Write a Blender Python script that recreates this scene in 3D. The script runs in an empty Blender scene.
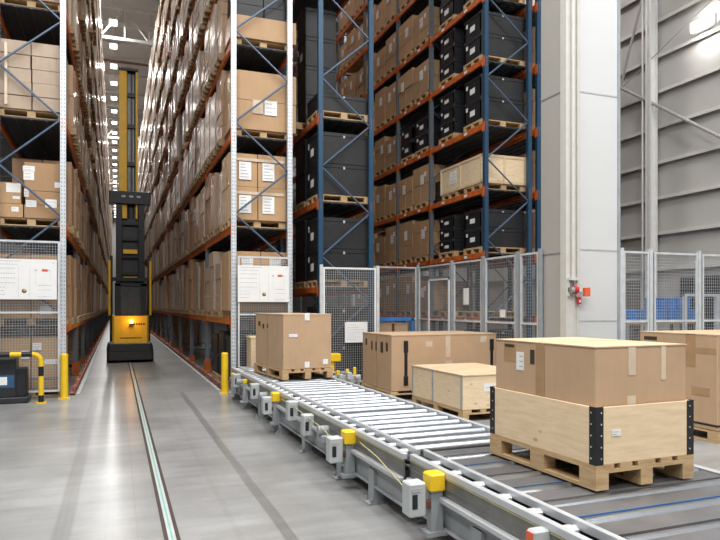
import bpy, math, random
from mathutils import Matrix, Vector
random.seed(7)
SC = bpy.context.scene
COL = SC.collection
R = math.radians

# ------------------------------------------------------------------ mesh helper
class MB:
    def __init__(s): s.v=[]; s.f=[]; s.m=[]
    def box(s,x0,y0,z0,x1,y1,z1,m=0):
        n=len(s.v)
        s.v+=[(x0,y0,z0),(x1,y0,z0),(x1,y1,z0),(x0,y1,z0),(x0,y0,z1),(x1,y0,z1),(x1,y1,z1),(x0,y1,z1)]
        s.f+=[(n,n+3,n+2,n+1),(n+4,n+5,n+6,n+7),(n,n+1,n+5,n+4),(n+1,n+2,n+6,n+5),(n+2,n+3,n+7,n+6),(n+3,n,n+4,n+7)]
        s.m+=[m]*6; return s
    def cbox(s,c,d,m=0,rz=0):
        n=len(s.v); s.box(-d[0]/2,-d[1]/2,-d[2]/2,d[0]/2,d[1]/2,d[2]/2,m)
        ca,sa=math.cos(rz),math.sin(rz)
        for i in range(n,len(s.v)):
            x,y,z=s.v[i]; s.v[i]=(c[0]+x*ca-y*sa,c[1]+x*sa+y*ca,c[2]+z)
        return s
    def bbox(s,x0,y0,z0,x1,y1,z1,b=.004,m=0):
        """box with chamfered edges"""
        b=min(b,(x1-x0)*.45,(y1-y0)*.45,(z1-z0)*.45)
        n=len(s.v); xs=(x0,x1); ys=(y0,y1); zs=(z0,z1); idx={}
        for i in (0,1):
            for j in (0,1):
                for k in (0,1):
                    sx=b if i==0 else -b; sy=b if j==0 else -b; sz=b if k==0 else -b
                    idx[(i,j,k,0)]=len(s.v); s.v.append((xs[i],ys[j]+sy,zs[k]+sz))
                    idx[(i,j,k,1)]=len(s.v); s.v.append((xs[i]+sx,ys[j],zs[k]+sz))
                    idx[(i,j,k,2)]=len(s.v); s.v.append((xs[i]+sx,ys[j]+sy,zs[k]))
        def q(*a):
            s.f.append(tuple(a)); s.m.append(m)
        g=lambda i,j,k,a: idx[(i,j,k,a)]
        q(g(0,0,0,0),g(0,0,1,0),g(0,1,1,0),g(0,1,0,0)); q(g(1,0,0,0),g(1,1,0,0),g(1,1,1,0),g(1,0,1,0))
        q(g(0,0,0,1),g(1,0,0,1),g(1,0,1,1),g(0,0,1,1)); q(g(0,1,0,1),g(0,1,1,1),g(1,1,1,1),g(1,1,0,1))
        q(g(0,0,0,2),g(0,1,0,2),g(1,1,0,2),g(1,0,0,2)); q(g(0,0,1,2),g(1,0,1,2),g(1,1,1,2),g(0,1,1,2))
        for i in (0,1):
            for j in (0,1): q(g(i,j,0,0),g(i,j,0,1),g(i,j,1,1),g(i,j,1,0))
        for i in (0,1):
            for k in (0,1): q(g(i,0,k,0),g(i,0,k,2),g(i,1,k,2),g(i,1,k,0))
        for j in (0,1):
            for k in (0,1): q(g(0,j,k,1),g(0,j,k,2),g(1,j,k,2),g(1,j,k,1))
        for i in (0,1):
            for j in (0,1):
                for k in (0,1): q(g(i,j,k,0),g(i,j,k,1),g(i,j,k,2))
        return s
    def tube(s,p0,p1,r,n=8,m=0,caps=True,r2=None):
        p0=Vector(p0); p1=Vector(p1); d=(p1-p0).normalized()
        u=d.orthogonal().normalized(); 
        if abs(d.z)>.99: u=Vector((1,0,0))
        elif abs(d.z)<.9: u=d.cross(Vector((0,0,1))).normalized()
        w=d.cross(u); b=len(s.v); r2=r if r2 is None else r2
        for k,(p,rr) in enumerate(((p0,r),(p1,r2))):
            for i in range(n):
                a=2*math.pi*(i+.5)/n; s.v.append(tuple(p+u*(rr*math.cos(a))+w*(rr*math.sin(a))))
        for i in range(n):
            j=(i+1)%n; s.f.append((b+i,b+j,b+n+j,b+n+i)); s.m.append(m)
        if caps:
            s.f.append(tuple(b+i for i in range(n-1,-1,-1))); s.m.append(m)
            s.f.append(tuple(b+n+i for i in range(n))); s.m.append(m)
        return s
    def path(s,pts,r,n=8,m=0):
        for a,b in zip(pts[:-1],pts[1:]): s.tube(a,b,r,n,m)
        return s
    def poly(s,pts,axis,a0,a1,m=0):
        """extrude a 2D polygon along axis 'x','y','z'"""
        n=len(pts); b=len(s.v)
        for a in (a0,a1):
            for (p,q) in pts:
                s.v.append({'x':(a,p,q),'y':(p,a,q),'z':(p,q,a)}[axis])
        for i in range(n):
            j=(i+1)%n; s.f.append((b+i,b+j,b+n+j,b+n+i)); s.m.append(m)
        s.f.append(tuple(b+i for i in range(n-1,-1,-1))); s.m.append(m)
        s.f.append(tuple(b+n+i for i in range(n))); s.m.append(m)
        return s
    def mesh(s,name,mats,smooth=False):
        me=bpy.data.meshes.new(name); me.from_pydata(s.v,[],s.f)
        for mt in (mats if isinstance(mats,(list,tuple)) else [mats]): me.materials.append(mt)
        if len(me.materials)>1: me.polygons.foreach_set('material_index',s.m)
        if smooth:
            me.polygons.foreach_set('use_smooth',[True]*len(me.polygons))
            try: me.set_sharp_from_angle(angle=R(40))
            except Exception: pass
        me.update(); return me
    def build(s,name,mats,parent=None,smooth=False):
        o=bpy.data.objects.new(name,s.mesh(name,mats,smooth)); COL.objects.link(o)
        if parent is not None: o.parent=parent
        return o

def build_each(mb,name,mats,parent,smooth=False,eps=.002):
    """one part per separate piece: connected or touching faces stay together"""
    p=list(range(len(mb.v)))
    def find(a):
        while p[a]!=a: p[a]=p[p[a]]; a=p[a]
        return a
    for f in mb.f:
        for k in f[1:]: p[find(k)]=find(f[0])
    isl={}
    for i in range(len(mb.v)): isl.setdefault(find(i),[]).append(i)
    bx=[]
    for r,vs in isl.items():
        lo=[min(mb.v[i][k] for i in vs)-eps for k in range(3)]; hi=[max(mb.v[i][k] for i in vs)+eps for k in range(3)]
        bx.append([lo,hi,{r}])
    ch=True
    while ch:
        ch=False; out=[]
        for b in bx:
            for c in out:
                if all(b[0][k]<=c[1][k] and c[0][k]<=b[1][k] for k in range(3)):
                    c[0]=[min(x,y) for x,y in zip(b[0],c[0])]; c[1]=[max(x,y) for x,y in zip(b[1],c[1])]; c[2]|=b[2]; ch=True; break
            else: out.append(b)
        bx=out
    res=[]
    for lo,hi,rs in bx:
        n=MB(); mp={}
        for f,m in zip(mb.f,mb.m):
            if find(f[0]) in rs:
                for i in f:
                    if i not in mp: mp[i]=len(n.v); n.v.append(mb.v[i])
                n.f.append(tuple(mp[i] for i in f)); n.m.append(m)
        res.append(n.build(name,mats,parent,smooth))
    return res
def tag(o,label=None,cat=None,group=None,kind=None):
    if label: o['label']=label
    if cat: o['category']=cat
    if group: o['group']=group
    if kind: o['kind']=kind
    return o
def thing(name,label,cat,loc=(0,0,0),rz=0,group=None):
    o=bpy.data.objects.new(name,None); o.empty_display_size=.1; COL.objects.link(o)
    o.location=loc; o.rotation_euler=(0,0,rz)
    return tag(o,label,cat,group)
def ob(name,me,parent=None,loc=(0,0,0),rz=0):
    o=bpy.data.objects.new(name,me); COL.objects.link(o); o.location=loc; o.rotation_euler=(0,0,rz)
    if parent is not None: o.parent=parent
    return o
def copy_tree(src,kids,loc,rz=0):
    r=src.copy(); COL.objects.link(r); r.location=loc; r.rotation_euler=(0,0,rz)
    for ch in kids:
        c=ch.copy(); COL.objects.link(c); c.parent=r
    return r
def ordinal(n):
    w=['zeroth','first','second','third','fourth','fifth','sixth','seventh','eighth','ninth','tenth','eleventh','twelfth']
    if n<len(w): return w[n]
    return '%d%s'%(n,'th' if 10<=n%100<=20 else {1:'st',2:'nd',3:'rd'}.get(n%10,'th'))

# ------------------------------------------------------------------ materials
def newmat(name):
    m=bpy.data.materials.new(name); m.use_nodes=True; nt=m.node_tree
    return m,nt,nt.nodes['Principled BSDF']
def N(nt,t,**kw):
    n=nt.nodes.new(t)
    for k,v in kw.items():
        if k in n.inputs: n.inputs[k].default_value=v
        else: setattr(n,k,v)
    return n
def mixc(nt,fac,a,b,blend='MIX'):
    n=nt.nodes.new('ShaderNodeMix'); n.data_type='RGBA'; n.blend_type=blend
    for sock,val in ((n.inputs[0],fac),(n.inputs[6],a),(n.inputs[7],b)):
        if hasattr(val,'links'): nt.links.new(val,sock)
        elif isinstance(val,(tuple,list)): sock.default_value=(*val[:3],1)
        else: sock.default_value=val
    return n.outputs[2]
def math_(nt,op,a,b=None):
    n=nt.nodes.new('ShaderNodeMath'); n.operation=op
    for i,val in enumerate((a,b)):
        if val is None: continue
        if hasattr(val,'links'): nt.links.new(val,n.inputs[i])
        else: n.inputs[i].default_value=val
    return n.outputs[0]
def objco(nt,scale=(1,1,1)):
    t=nt.nodes.new('ShaderNodeTexCoord'); mp=nt.nodes.new('ShaderNodeMapping'); mp.inputs['Scale'].default_value=scale
    nt.links.new(t.outputs['Object'],mp.inputs['Vector']); return mp.outputs['Vector']
def noise(nt,scale,co=None,detail=3,rough=.55):
    n=N(nt,'ShaderNodeTexNoise',Scale=scale,Detail=detail,Roughness=rough)
    if co is not None: nt.links.new(co,n.inputs['Vector'])
    return n.outputs['Fac']
def ramp(nt,fac,stops):
    n=nt.nodes.new('ShaderNodeValToRGB'); cr=n.color_ramp
    while len(cr.elements)<len(stops): cr.elements.new(.5)
    for e,(p,c) in zip(cr.elements,stops): e.position=p; e.color=(*c,1) if len(c)==3 else c
    nt.links.new(fac,n.inputs[0]); return n.outputs[0]
def bump(nt,p,h,strength=.3,dist=.01):
    b=N(nt,'ShaderNodeBump',Strength=strength,Distance=dist); nt.links.new(h,b.inputs['Height']); nt.links.new(b.outputs[0],p.inputs['Normal'])

def simple(name,col,rough=.5,metal=0,var=.12,scale=6,coat=0):
    m,nt,p=newmat(name); co=objco(nt); f=noise(nt,scale,co,4)
    d=tuple(c*(1-var) for c in col); l=tuple(min(1,c*(1+var)) for c in col)
    nt.links.new(ramp(nt,f,[(.3,d),(.7,l)]),p.inputs['Base Color'])
    p.inputs['Roughness'].default_value=rough; p.inputs['Metallic'].default_value=metal
    if coat: p.inputs['Coat Weight'].default_value=coat
    return m
def emit(name,col,st):
    m,nt,p=newmat(name); p.inputs['Base Color'].default_value=(*col,1)
    p.inputs['Emission Color'].default_value=(*col,1); p.inputs['Emission Strength'].default_value=st; return m

def cardboard(name,col,rand=.0,gloss=None,tint2=None):
    m,nt,p=newmat(name); co=objco(nt)
    f=noise(nt,3,co,4); base=mixc(nt,f,tuple(c*.86 for c in col),tuple(min(1,c*1.1) for c in col))
    flute=nt.nodes.new('ShaderNodeTexNoise'); flute.inputs['Scale'].default_value=1
    nt.links.new(objco(nt,(60,60,2)),flute.inputs['Vector'])
    base=mixc(nt,.07,base,flute.outputs['Color'],'OVERLAY')
    if rand:
        oi=nt.nodes.new('ShaderNodeObjectInfo')
        t=ramp(nt,oi.outputs['Random'],tint2 or [(0,(.42,.33,.27)),(.25,(1,.96,.9)),(.5,(.62,.56,.54)),(.75,(1,.9,.8)),(1,(.8,.62,.46))])
        base=mixc(nt,rand,base,t,'MULTIPLY')
    nt.links.new(base,p.inputs['Base Color'])
    p.inputs['Roughness'].default_value=.75
    if gloss:
        p.inputs['Coat Weight'].default_value=gloss; p.inputs['Coat Roughness'].default_value=.23
        w=noise(nt,1,objco(nt,(9,9,1.2)),4,.6)
        bump(nt,p,w,.9,.06)
        b=nt.nodes[-1]
        for nn in nt.nodes:
            if nn.type=='BUMP': nt.links.new(nn.outputs[0],p.inputs['Coat Normal'])
        p.inputs['Normal'].links and nt.links.remove(p.inputs['Normal'].links[0])
    return m

def wood(name,c1,c2,scale=1,knots=False,rough=.65):
    m,nt,p=newmat(name)
    g=noise(nt,4*scale,objco(nt,(1.2,1.2,9)),5,.65)
    base=ramp(nt,g,[(.25,c2),(.55,c1),(.8,tuple(min(1,c*1.12) for c in c1))])
    oi=nt.nodes.new('ShaderNodeObjectInfo')
    base=mixc(nt,.35,base,ramp(nt,oi.outputs['Random'],[(0,(.7,.66,.6)),(.5,(1,1,1)),(1,(.9,.8,.68))]),'MULTIPLY')
    if knots:
        v=N(nt,'ShaderNodeTexVoronoi',Scale=4.0); nt.links.new(objco(nt,(1,1,1.9)),v.inputs['Vector'])
        k=ramp(nt,v.outputs['Distance'],[(.05,(1,1,1)),(.13,(0,0,0))])
        base=mixc(nt,math_(nt,'MULTIPLY',k,.55),base,(.22,.12,.05))
    nt.links.new(base,p.inputs['Base Color']); p.inputs['Roughness'].default_value=rough
    bump(nt,p,g,.15,.005)
    return m

def perforated(name,col,rough=.4,metal=.3):
    """rack upright: rows of punched dark slots up the post"""
    m,nt,p=newmat(name); t=nt.nodes.new('ShaderNodeTexCoord'); sp=nt.nodes.new('ShaderNodeSeparateXYZ')
    nt.links.new(t.outputs['Object'],sp.inputs[0])
    fz=math_(nt,'FRACT',math_(nt,'MULTIPLY',sp.outputs['Z'],1/.075))
    inz=math_(nt,'LESS_THAN',fz,.42)
    ax=math_(nt,'ABSOLUTE',math_(nt,'SUBTRACT',math_(nt,'ABSOLUTE',sp.outputs['X']),.024))
    ay=math_(nt,'ABSOLUTE',math_(nt,'SUBTRACT',math_(nt,'ABSOLUTE',sp.outputs['Y']),.024))
    inx=math_(nt,'LESS_THAN',math_(nt,'MINIMUM',ax,ay),.008)
    mask=math_(nt,'MULTIPLY',inz,inx)
    f=noise(nt,5,t.outputs['Object'],3)
    base=mixc(nt,f,tuple(c*.88 for c in col),tuple(min(1,c*1.08) for c in col))
    base=mixc(nt,math_(nt,'MULTIPLY',mask,.6),base,(.05,.06,.07))
    nt.links.new(base,p.inputs['Base Color']); p.inputs['Roughness'].default_value=rough; p.inputs['Metallic'].default_value=metal
    return m

def floor_mat():
    m,nt,p=newmat('polished_concrete'); t=nt.nodes.new('ShaderNodeTexCoord'); co=t.outputs['Object']
    sp=nt.nodes.new('ShaderNodeSeparateXYZ'); nt.links.new(co,sp.inputs[0]); X=sp.outputs['X']; Y=sp.outputs['Y']
    big=noise(nt,.55,co,5,.6); fine=noise(nt,1,objco(nt,(.9,5,1)),4,.55)
    base=ramp(nt,big,[(.32,(.205,.207,.207)),(.68,(.355,.357,.356))])
    base=mixc(nt,.45,base,ramp(nt,fine,[(.36,(.58,.575,.56)),(.62,(1,1,1))]),'MULTIPLY')
    gr=noise(nt,22,co,4,.7); base=mixc(nt,.25,base,ramp(nt,gr,[(.35,(.75,.74,.72)),(.6,(1,1,1))]),'MULTIPLY')
    # rubber tyre tracks along the aisle
    wob=math_(nt,'MULTIPLY',math_(nt,'SUBTRACT',noise(nt,.7,co,2),.5),.03)
    streak=noise(nt,1,objco(nt,(60,.8,1)),3)
    def track(cx,w,y0,y1,amt):
        d=math_(nt,'ABSOLUTE',math_(nt,'SUBTRACT',math_(nt,'ADD',X,wob),cx))
        k=ramp(nt,d,[(0,(1,1,1)),(w*.75,(1,1,1)),(w,(0,0,0))])
        ry=math_(nt,'MULTIPLY',math_(nt,'GREATER_THAN',Y,y0),math_(nt,'LESS_THAN',Y,y1))
        k=math_(nt,'MULTIPLY',k,ry)
        k=math_(nt,'MULTIPLY',k,math_(nt,'MULTIPLY',math_(nt,'ADD',streak,.25),amt))
        return k
    for cx,w,y0,y1,amt in ((1.21,.055,-5,13.2,.62),(-.385,.075,-5,12.9,.42),(.86,.03,-5,20,.12),(-.05,.04,-5,20,.14)):
        base=mixc(nt,track(cx,w,y0,y1,amt),base,(.07,.068,.065))
    j=ramp(nt,math_(nt,'ABSOLUTE',math_(nt,'SUBTRACT',X,.15)),[(0,(1,1,1)),(.008,(0,0,0))])
    base=mixc(nt,math_(nt,'MULTIPLY',j,.45),base,(.16,.155,.15))
    nt.links.new(base,p.inputs['Base Color'])
    p.inputs['Roughness'].default_value=.28
    return m

M={}
M['floor']=floor_mat()
M['wall']=simple('grey_wall_panel',(.47,.46,.435),.45,var=.05,scale=.6)
M['ceiling']=simple('ceiling_sheet',(.68,.68,.68),.7,var=.05,scale=.4)
M['girt']=simple('girt_steel',(.60,.585,.55),.5,var=.06)
M['brace_grey']=simple('grey_brace_steel',(.36,.355,.34),.5)
M['hole']=simple('dark_hand_hole',(.045,.032,.024),.7)
M['white_steel']=simple('white_steel',(.78,.78,.77),.4,var=.04)
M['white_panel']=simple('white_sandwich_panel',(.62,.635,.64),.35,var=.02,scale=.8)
M['pillar_shade']=simple('shaded_pillar_panel',(.40,.385,.355),.45,var=.03,scale=.8)  # darker copy of the pillar panel: side-face shade put into the colour
M['cream']=simple('cream_painted_steel',(.60,.59,.55),.4,var=.04)
M['seam']=simple('seam_dark',(.22,.22,.22),.6)
M['galv_post']=perforated('galvanised_perforated_post',(.66,.71,.76),.38,.25)
M['blue_post']=perforated('blue_perforated_post',(.012,.06,.125),.4,.1)
M['grey_post']=perforated('grey_perforated_post',(.15,.18,.21),.45,.2)
M['blue_steel']=simple('blue_steel',(.03,.09,.2),.4)
M['brace']=simple('brace_steel',(.085,.13,.20),.4,.3)
M['orange']=simple('orange_beam_paint',(.52,.115,.02),.45,var=.3)
M['orange_guard']=simple('orange_guard_paint',(.45,.10,.02),.5,var=.3)
M['red_rail']=simple('red_oxide_rail',(.26,.065,.035),.5,var=.3)
M['deck']=simple('dark_wire_deck',(.045,.047,.05),.5,.4)
M['wire']=simple('galvanised_wire',(.46,.48,.50),.45,.35)
M['fence_frame']=simple('grey_fence_frame',(.60,.63,.65),.4,.1)
M['fence_dark']=simple('dark_grey_fence_post',(.33,.36,.39),.45,.1)
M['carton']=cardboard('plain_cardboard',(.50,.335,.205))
M['carton_top']=cardboard('top_lit_cardboard',(.56,.395,.25))  # same cardboard as the sides, light from above put into its colour
M['wrapped']=cardboard('stretch_wrapped_cardboard',(.39,.255,.155),.9,.42)
M['wrapped_pale']=cardboard('stretch_wrapped_pale',(.46,.375,.295),.7,.55)
M['rack_carton']=cardboard('rack_cardboard',(.50,.32,.17),.4,.3)
M['tape']=simple('packing_tape',(.40,.25,.13),.25)
M['clear_tape']=simple('clear_packing_tape',(.62,.50,.38),.2)
M['pallet_wood']=wood('pallet_wood',(.54,.375,.20),(.36,.225,.11))
M['rack_pallet']=wood('rack_pallet_wood',(.33,.225,.12),(.21,.135,.07))
M['crate_ply']=wood('pale_plywood',(.80,.64,.43),(.70,.53,.33),1,True)
M['white_wood']=wood('pale_crate_board',(.68,.53,.35),(.56,.40,.24))
M['black_plastic']=simple('black_plastic',(.013,.014,.017),.5,var=.25)
M['black_metal']=simple('black_metal',(.02,.02,.022),.4,.3)
M['rubber']=simple('dark_rubber',(.03,.03,.032),.7)
M['charcoal']=simple('charcoal_paint',(.022,.025,.028),.42)
M['label']=simple('white_label',(.80,.80,.79),.5,var=.03)
M['print']=simple('dark_print',(.10,.10,.12),.6)
M['grey_print']=simple('grey_print',(.46,.47,.50),.6)
M['red_print']=simple('red_print',(.60,.10,.05),.5)
M['yellow']=simple('safety_yellow',(.80,.52,.015),.4,var=.06)
M['truck_yellow']=simple('truck_amber_yellow',(.80,.45,.015),.45,var=.06)
M['dull_yellow']=simple('dull_yellow_tape',(.40,.36,.16),.5)
M['door_grey']=simple('dark_beige_door',(.25,.24,.22),.5)
M['roller']=simple('zinc_roller',(.36,.39,.43),.33,.95,var=.06,scale=12)
M['alu']=simple('aluminium_rail',(.55,.57,.59),.36,.35,var=.05)
M['alu_dark']=simple('weathered_aluminium_duct',(.22,.22,.21),.4,.6,var=.15)
M['grey_paint']=simple('grey_paint',(.30,.32,.33),.45,var=.08)
M['light_grey']=simple('light_grey_enclosure',(.44,.47,.47),.45,var=.04)
M['bed']=simple('brown_grey_bed_plate',(.125,.125,.13),.4,.2,var=.25,scale=3)
M['blue_edge']=simple('blue_edge_strip',(.04,.13,.30),.4)
M['red']=simple('signal_red',(.55,.03,.03),.35)
M['orange_red']=simple('orange_red',(.72,.12,.04),.4)
M['teal']=simple('teal_inlay',(.20,.42,.36),.4)
M['rust']=simple('brown_rail_edge',(.045,.030,.020),.7)
M['chrome']=simple('bright_chrome',(.8,.8,.8),.15,1)
M['kerb']=simple('worn_kerb_paint',(.42,.42,.41),.6)
M['glass_dark']=simple('smoked_cab_glass',(.35,.38,.40),.06)
M['glass_dark'].node_tree.nodes['Principled BSDF'].inputs['Transmission Weight'].default_value=.85
M['blue_box']=simple('blue_crate_plastic',(.05,.20,.55),.4,var=.2)
M['lamp']=emit('led_lamp',(1,.98,.95),16)
M['beacon']=emit('amber_beacon',(1,.50,.07),30)
M['dark_opening']=simple('dark_shutter',(.10,.105,.11),.5,var=.15)
M['rust_pipe']=simple('red_brown_pipe',(.14,.05,.04),.5)

# ------------------------------------------------------------------ setting
def struct(name,mb,mats,parent=None,label=None):
    o=mb.build(name,mats,parent)
    if parent is None: tag(o,kind='structure')
    return o
FAR=146
struct('floor',MB().box(-45,-14,-.3,22,FAR+4,0),M['floor'])
struct('ceiling',MB().box(-45,-14,21.6,22,FAR+4,21.9),M['ceiling'])
struct('wall_back',MB().box(-45,FAR,0,22,FAR+.3,21.6),M['wall'])
WX=14.2
wr=struct('wall_right',MB().box(WX,-14,0,WX+.3,FAR,21.6),M['wall'])
for k in range(14):
    z=2.75+.985*k
    g=MB(); g.poly([(WX-.12,z-.04),(WX-.12,z+.05),(WX,z+.05),(WX,z+.03),(WX-.10,z+.03),(WX-.10,z-.04)],'y',-4,60)
    struct('girt',g,M['girt'],wr)
for cy in (7.0,13.75,20.6,27.5):
    c=MB(); c.box(WX-.42,cy-.1,0,WX-.40,cy+.1,21.6); c.box(WX-.42,cy-.01,0,WX-.16,cy+.01,21.6); c.box(WX-.2,cy-.1,0,WX-.18,cy+.1,21.6)
    c.tube((WX-.34,cy+.28,0),(WX-.34,cy+.28,21),.025,6)
    struct('wall_column',c,M['white_steel'],wr)
b=MB()
b.tube((WX-.34,14.95,8.2),(WX-.34,11.0,5.5),.045,8); struct('wall_brace',b,M['brace_grey'],wr)
b=MB()
b.tube((WX-.34,15.6,6.2),(WX-.34,13.75,11.2),.04,8); struct('wall_brace',b,M['brace_grey'],wr)
b=MB(); b.tube((WX-.34,17.0,9.2),(WX-.34,13.0,13.0),.04,8); b.tube((WX-.3,16.2,7.6),(WX-.3,11,9.7),.015,6); struct('wall_brace',b,M['brace_grey'],wr)
# door and shutter in the side wall
d=struct('door_1',MB().box(WX-.06,14.35,0,WX+.01,15.55,2.45),M['door_grey'])
struct('door_frame',MB().box(WX-.09,14.27,0,WX-.005,14.35,2.53).box(WX-.09,15.55,0,WX-.005,15.63,2.53).box(WX-.09,14.27,2.45,WX-.005,15.63,2.53),M['girt'],d)
struct('door_handle',MB().box(WX-.12,14.45,1.02,WX-.06,14.6,1.06),M['black_metal'],d)
d=struct('door_2',MB().box(WX-.05,8.6,0,WX+.01,13.0,2.5),M['dark_opening'])
sl=MB()
for k in range(19): sl.box(WX-.07,8.6,.05+k*.128,WX-.05,13.0,.13+k*.128)
struct('shutter_slat',sl,M['charcoal'],d)

# roof trusses across the aisles
for i,ty in enumerate((44,70,96,122)):
    t=MB(); zb=18.9; zt=20.9
    t.box(-16,ty-.09,zb-.09,14,ty+.09,zb+.09); t.box(-16,ty-.09,zt-.09,14,ty+.09,zt+.09)
    x=-16; up=True
    while x<14:
        t.tube((x,ty,zb if up else zt),(x+1.5,ty,zt if up else zb),.055,6)
        t.tube((x+1.5,ty,zb),(x+1.5,ty,zt),.035,6); x+=1.5; up=not up
    tr=struct('beam_%d'%(i+1),t,M['white_steel'])
for i,py in enumerate((35,38,41,47,50,53.5,57,62,67,75,83)):
    struct('trim_%d'%(i+1),MB().box(-16,py-.06,20.9,14,py+.06,21.2),M['white_steel'])
tag(MB().tube((-12,49.5,19.4),(2.9,49.5,19.4),.09,8).build('sprinkler_pipe',M['rust_pipe']),'red-brown sprinkler pipe crossing high above the truck aisle','pipe')

# big panelled pillar with corner column and pipe
PX0,PX1,PY0,PY1=7.03,8.13,8.8,9.47
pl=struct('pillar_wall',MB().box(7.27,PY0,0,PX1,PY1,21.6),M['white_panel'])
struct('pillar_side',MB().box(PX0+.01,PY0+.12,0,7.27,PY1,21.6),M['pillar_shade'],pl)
cc=MB(); cc.box(PX0-.01,PY0-.03,0,7.20,PY0+.12,21.6); cc.box(7.20,PY0-.02,0,7.235,PY0+.1,21.6); cc.box(7.235,PY0-.05,0,7.28,PY0+.1,21.6)
struct('corner_column',cc,M['cream'],pl)
struct('edge_trim',MB().box(PX1-.005,PY0-.02,0,PX1+.05,PY0+.12,21.6),M['fence_dark'],pl)
sm=MB()
for z in (1.47,2.68,5.35): sm.box(7.28,PY0-.006,z-.012,PX1,PY0+.01,z+.012)
struct('panel_seam',sm,M['grey_print'],pl)
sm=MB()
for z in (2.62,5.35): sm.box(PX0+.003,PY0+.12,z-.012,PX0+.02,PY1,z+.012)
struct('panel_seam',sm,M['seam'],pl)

# ------------------------------------------------------------------ pallets & loads
def pallet_mb(L=1.2,W=.8,H=.144):
    """blocks and boards; L along x, W along y, origin at base centre"""
    mb=MB(); bw=.1; bd=.145
    for j in (-1,0,1):
        y=j*(W/2-bw/2)
        for i in (-1,0,1):
            x=i*(L/2-bd/2)
            mb.box(x-bd/2,y-bw/2,.022,x+bd/2,y+bw/2,.1)
        mb.box(-L/2,y-bw/2,0,L/2,y+bw/2,.022)
    for i in (-1,0,1):
        x=i*(L/2-bd/2); mb.box(x-bd/2,-W/2,.1,x+bd/2,W/2,.122)
    n=5
    for k in range(n):
        w=.145 if k%2==0 else .1
        y=-W/2+w/2+(W-w)*k/(n-1) if k in (0,n-1) else -W/2+.0725+(W-.145)*k/(n-1)
        mb.box(-L/2,y-w/2,.122,L/2,y+w/2,H)
    return mb
PALLET_X=pallet_mb().mesh('pallet',M['pallet_wood'])
PALLET_R=pallet_mb().mesh('pallet',M['rack_pallet'])           # long side along x
def pallet_low():
    mb=MB()
    for i in (-1,0,1):
        y=i*.35; mb.box(-.6,y-.05,0,.6,y+.05,.1)
    for i in (-1,0,1):
        x=i*.527; mb.box(x-.07,-.4,.05,x+.07,.4,.12)
    mb.box(-.6,-.4,.12,.6,.4,.144); return mb
PALLET_LOW=pallet_low().mesh('pallet',M['rack_pallet'])

def stack_mb(nx,ny,nz,X,Y,Z,z0=.146,jit=.008,rnd=None):
    rnd=rnd or random; mb=MB()
    for k in range(nz):
        ox=rnd.uniform(-jit,jit); oy=rnd.uniform(-jit,jit)
        for i in range(nx):
            for j in range(ny):
                g=.004+rnd.uniform(0,jit*.6)
                x0=-X/2+X*i/nx+g+ox; x1=-X/2+X*(i+1)/nx-g+ox; y0=-Y/2+Y*j/ny+g+oy; y1=-Y/2+Y*(j+1)/ny-g+oy
                mb.bbox(x0,y0,z0+Z*k/nz+.002,x1,y1,z0+Z*(k+1)/nz-.002,.006)
    return mb
STACKS=[]   # (mesh, height)
for (nx,ny,nz,h) in ((3,2,4,1.36),(2,2,3,1.18),(3,2,5,1.5),(2,1,3,1.05),(4,3,5,1.42),(2,2,2,1.28),(3,2,6,1.52),(2,1,1,1.32)):
    for mname in ('wrapped','wrapped_pale'):
        STACKS.append((stack_mb(nx,ny,nz,1.10,.80,h).mesh('carton_stack',M[mname]),h,mname))
EPOS=Vector((0,0,1.72)); TH=R(20.83)
def proj(p):
    c,s=math.cos(TH),math.sin(TH); x,y,z=p
    d=x*s+y*c; l=x*c-y*s
    if d<.3: return None
    return 360+640*l/d, 306-640*(z-1.72)/d, d

# ------------------------------------------------------------------ racks
def post_mb(z1,w=.10,d=.09):
    """open C-profile upright, origin on its axis"""
    mb=MB(); t=.006
    mb.poly([(-w/2,-d/2),(w/2,-d/2),(w/2,d/2),(w/2-.03,d/2),(w/2-.03,d/2-t),(w/2-t,d/2-t),(w/2-t,-d/2+t),(-w/2+t,-d/2+t),(-w/2+t,d/2-t),(-w/2+.03,d/2-t),(-w/2+.03,d/2),(-w/2,d/2)],'z',0,z1)
    mb.box(-w/2-.03,-d/2-.03,0,w/2+.03,d/2+.03,.012)
    return mb
def beam_mb(L,h=.13):
    mb=MB(); mb.bbox(-.025,0.06,-h,.025,L-.06,0,.006); 
    for y in (.045,L-.055): mb.box(-.03,y-.01,-h-.06,.032,y+.02,.03)
    for x in (-.034,.029):
        mb.box(x,-.05,-h-.07,x+.005,.06,.03); mb.box(x,L-.06,-h-.07,x+.005,L+.05,.03)
    return mb
def zig(mb,xa,xb,y,z0,z1,step,r=.02,flip=False):
    z=z0; a,b=(xa,xb) if not flip else (xb,xa)
    while z+step<=z1+.01:
        mb.tube((a,y,z),(b,y,z+step),r,6); a,b=b,a; z+=step
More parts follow.
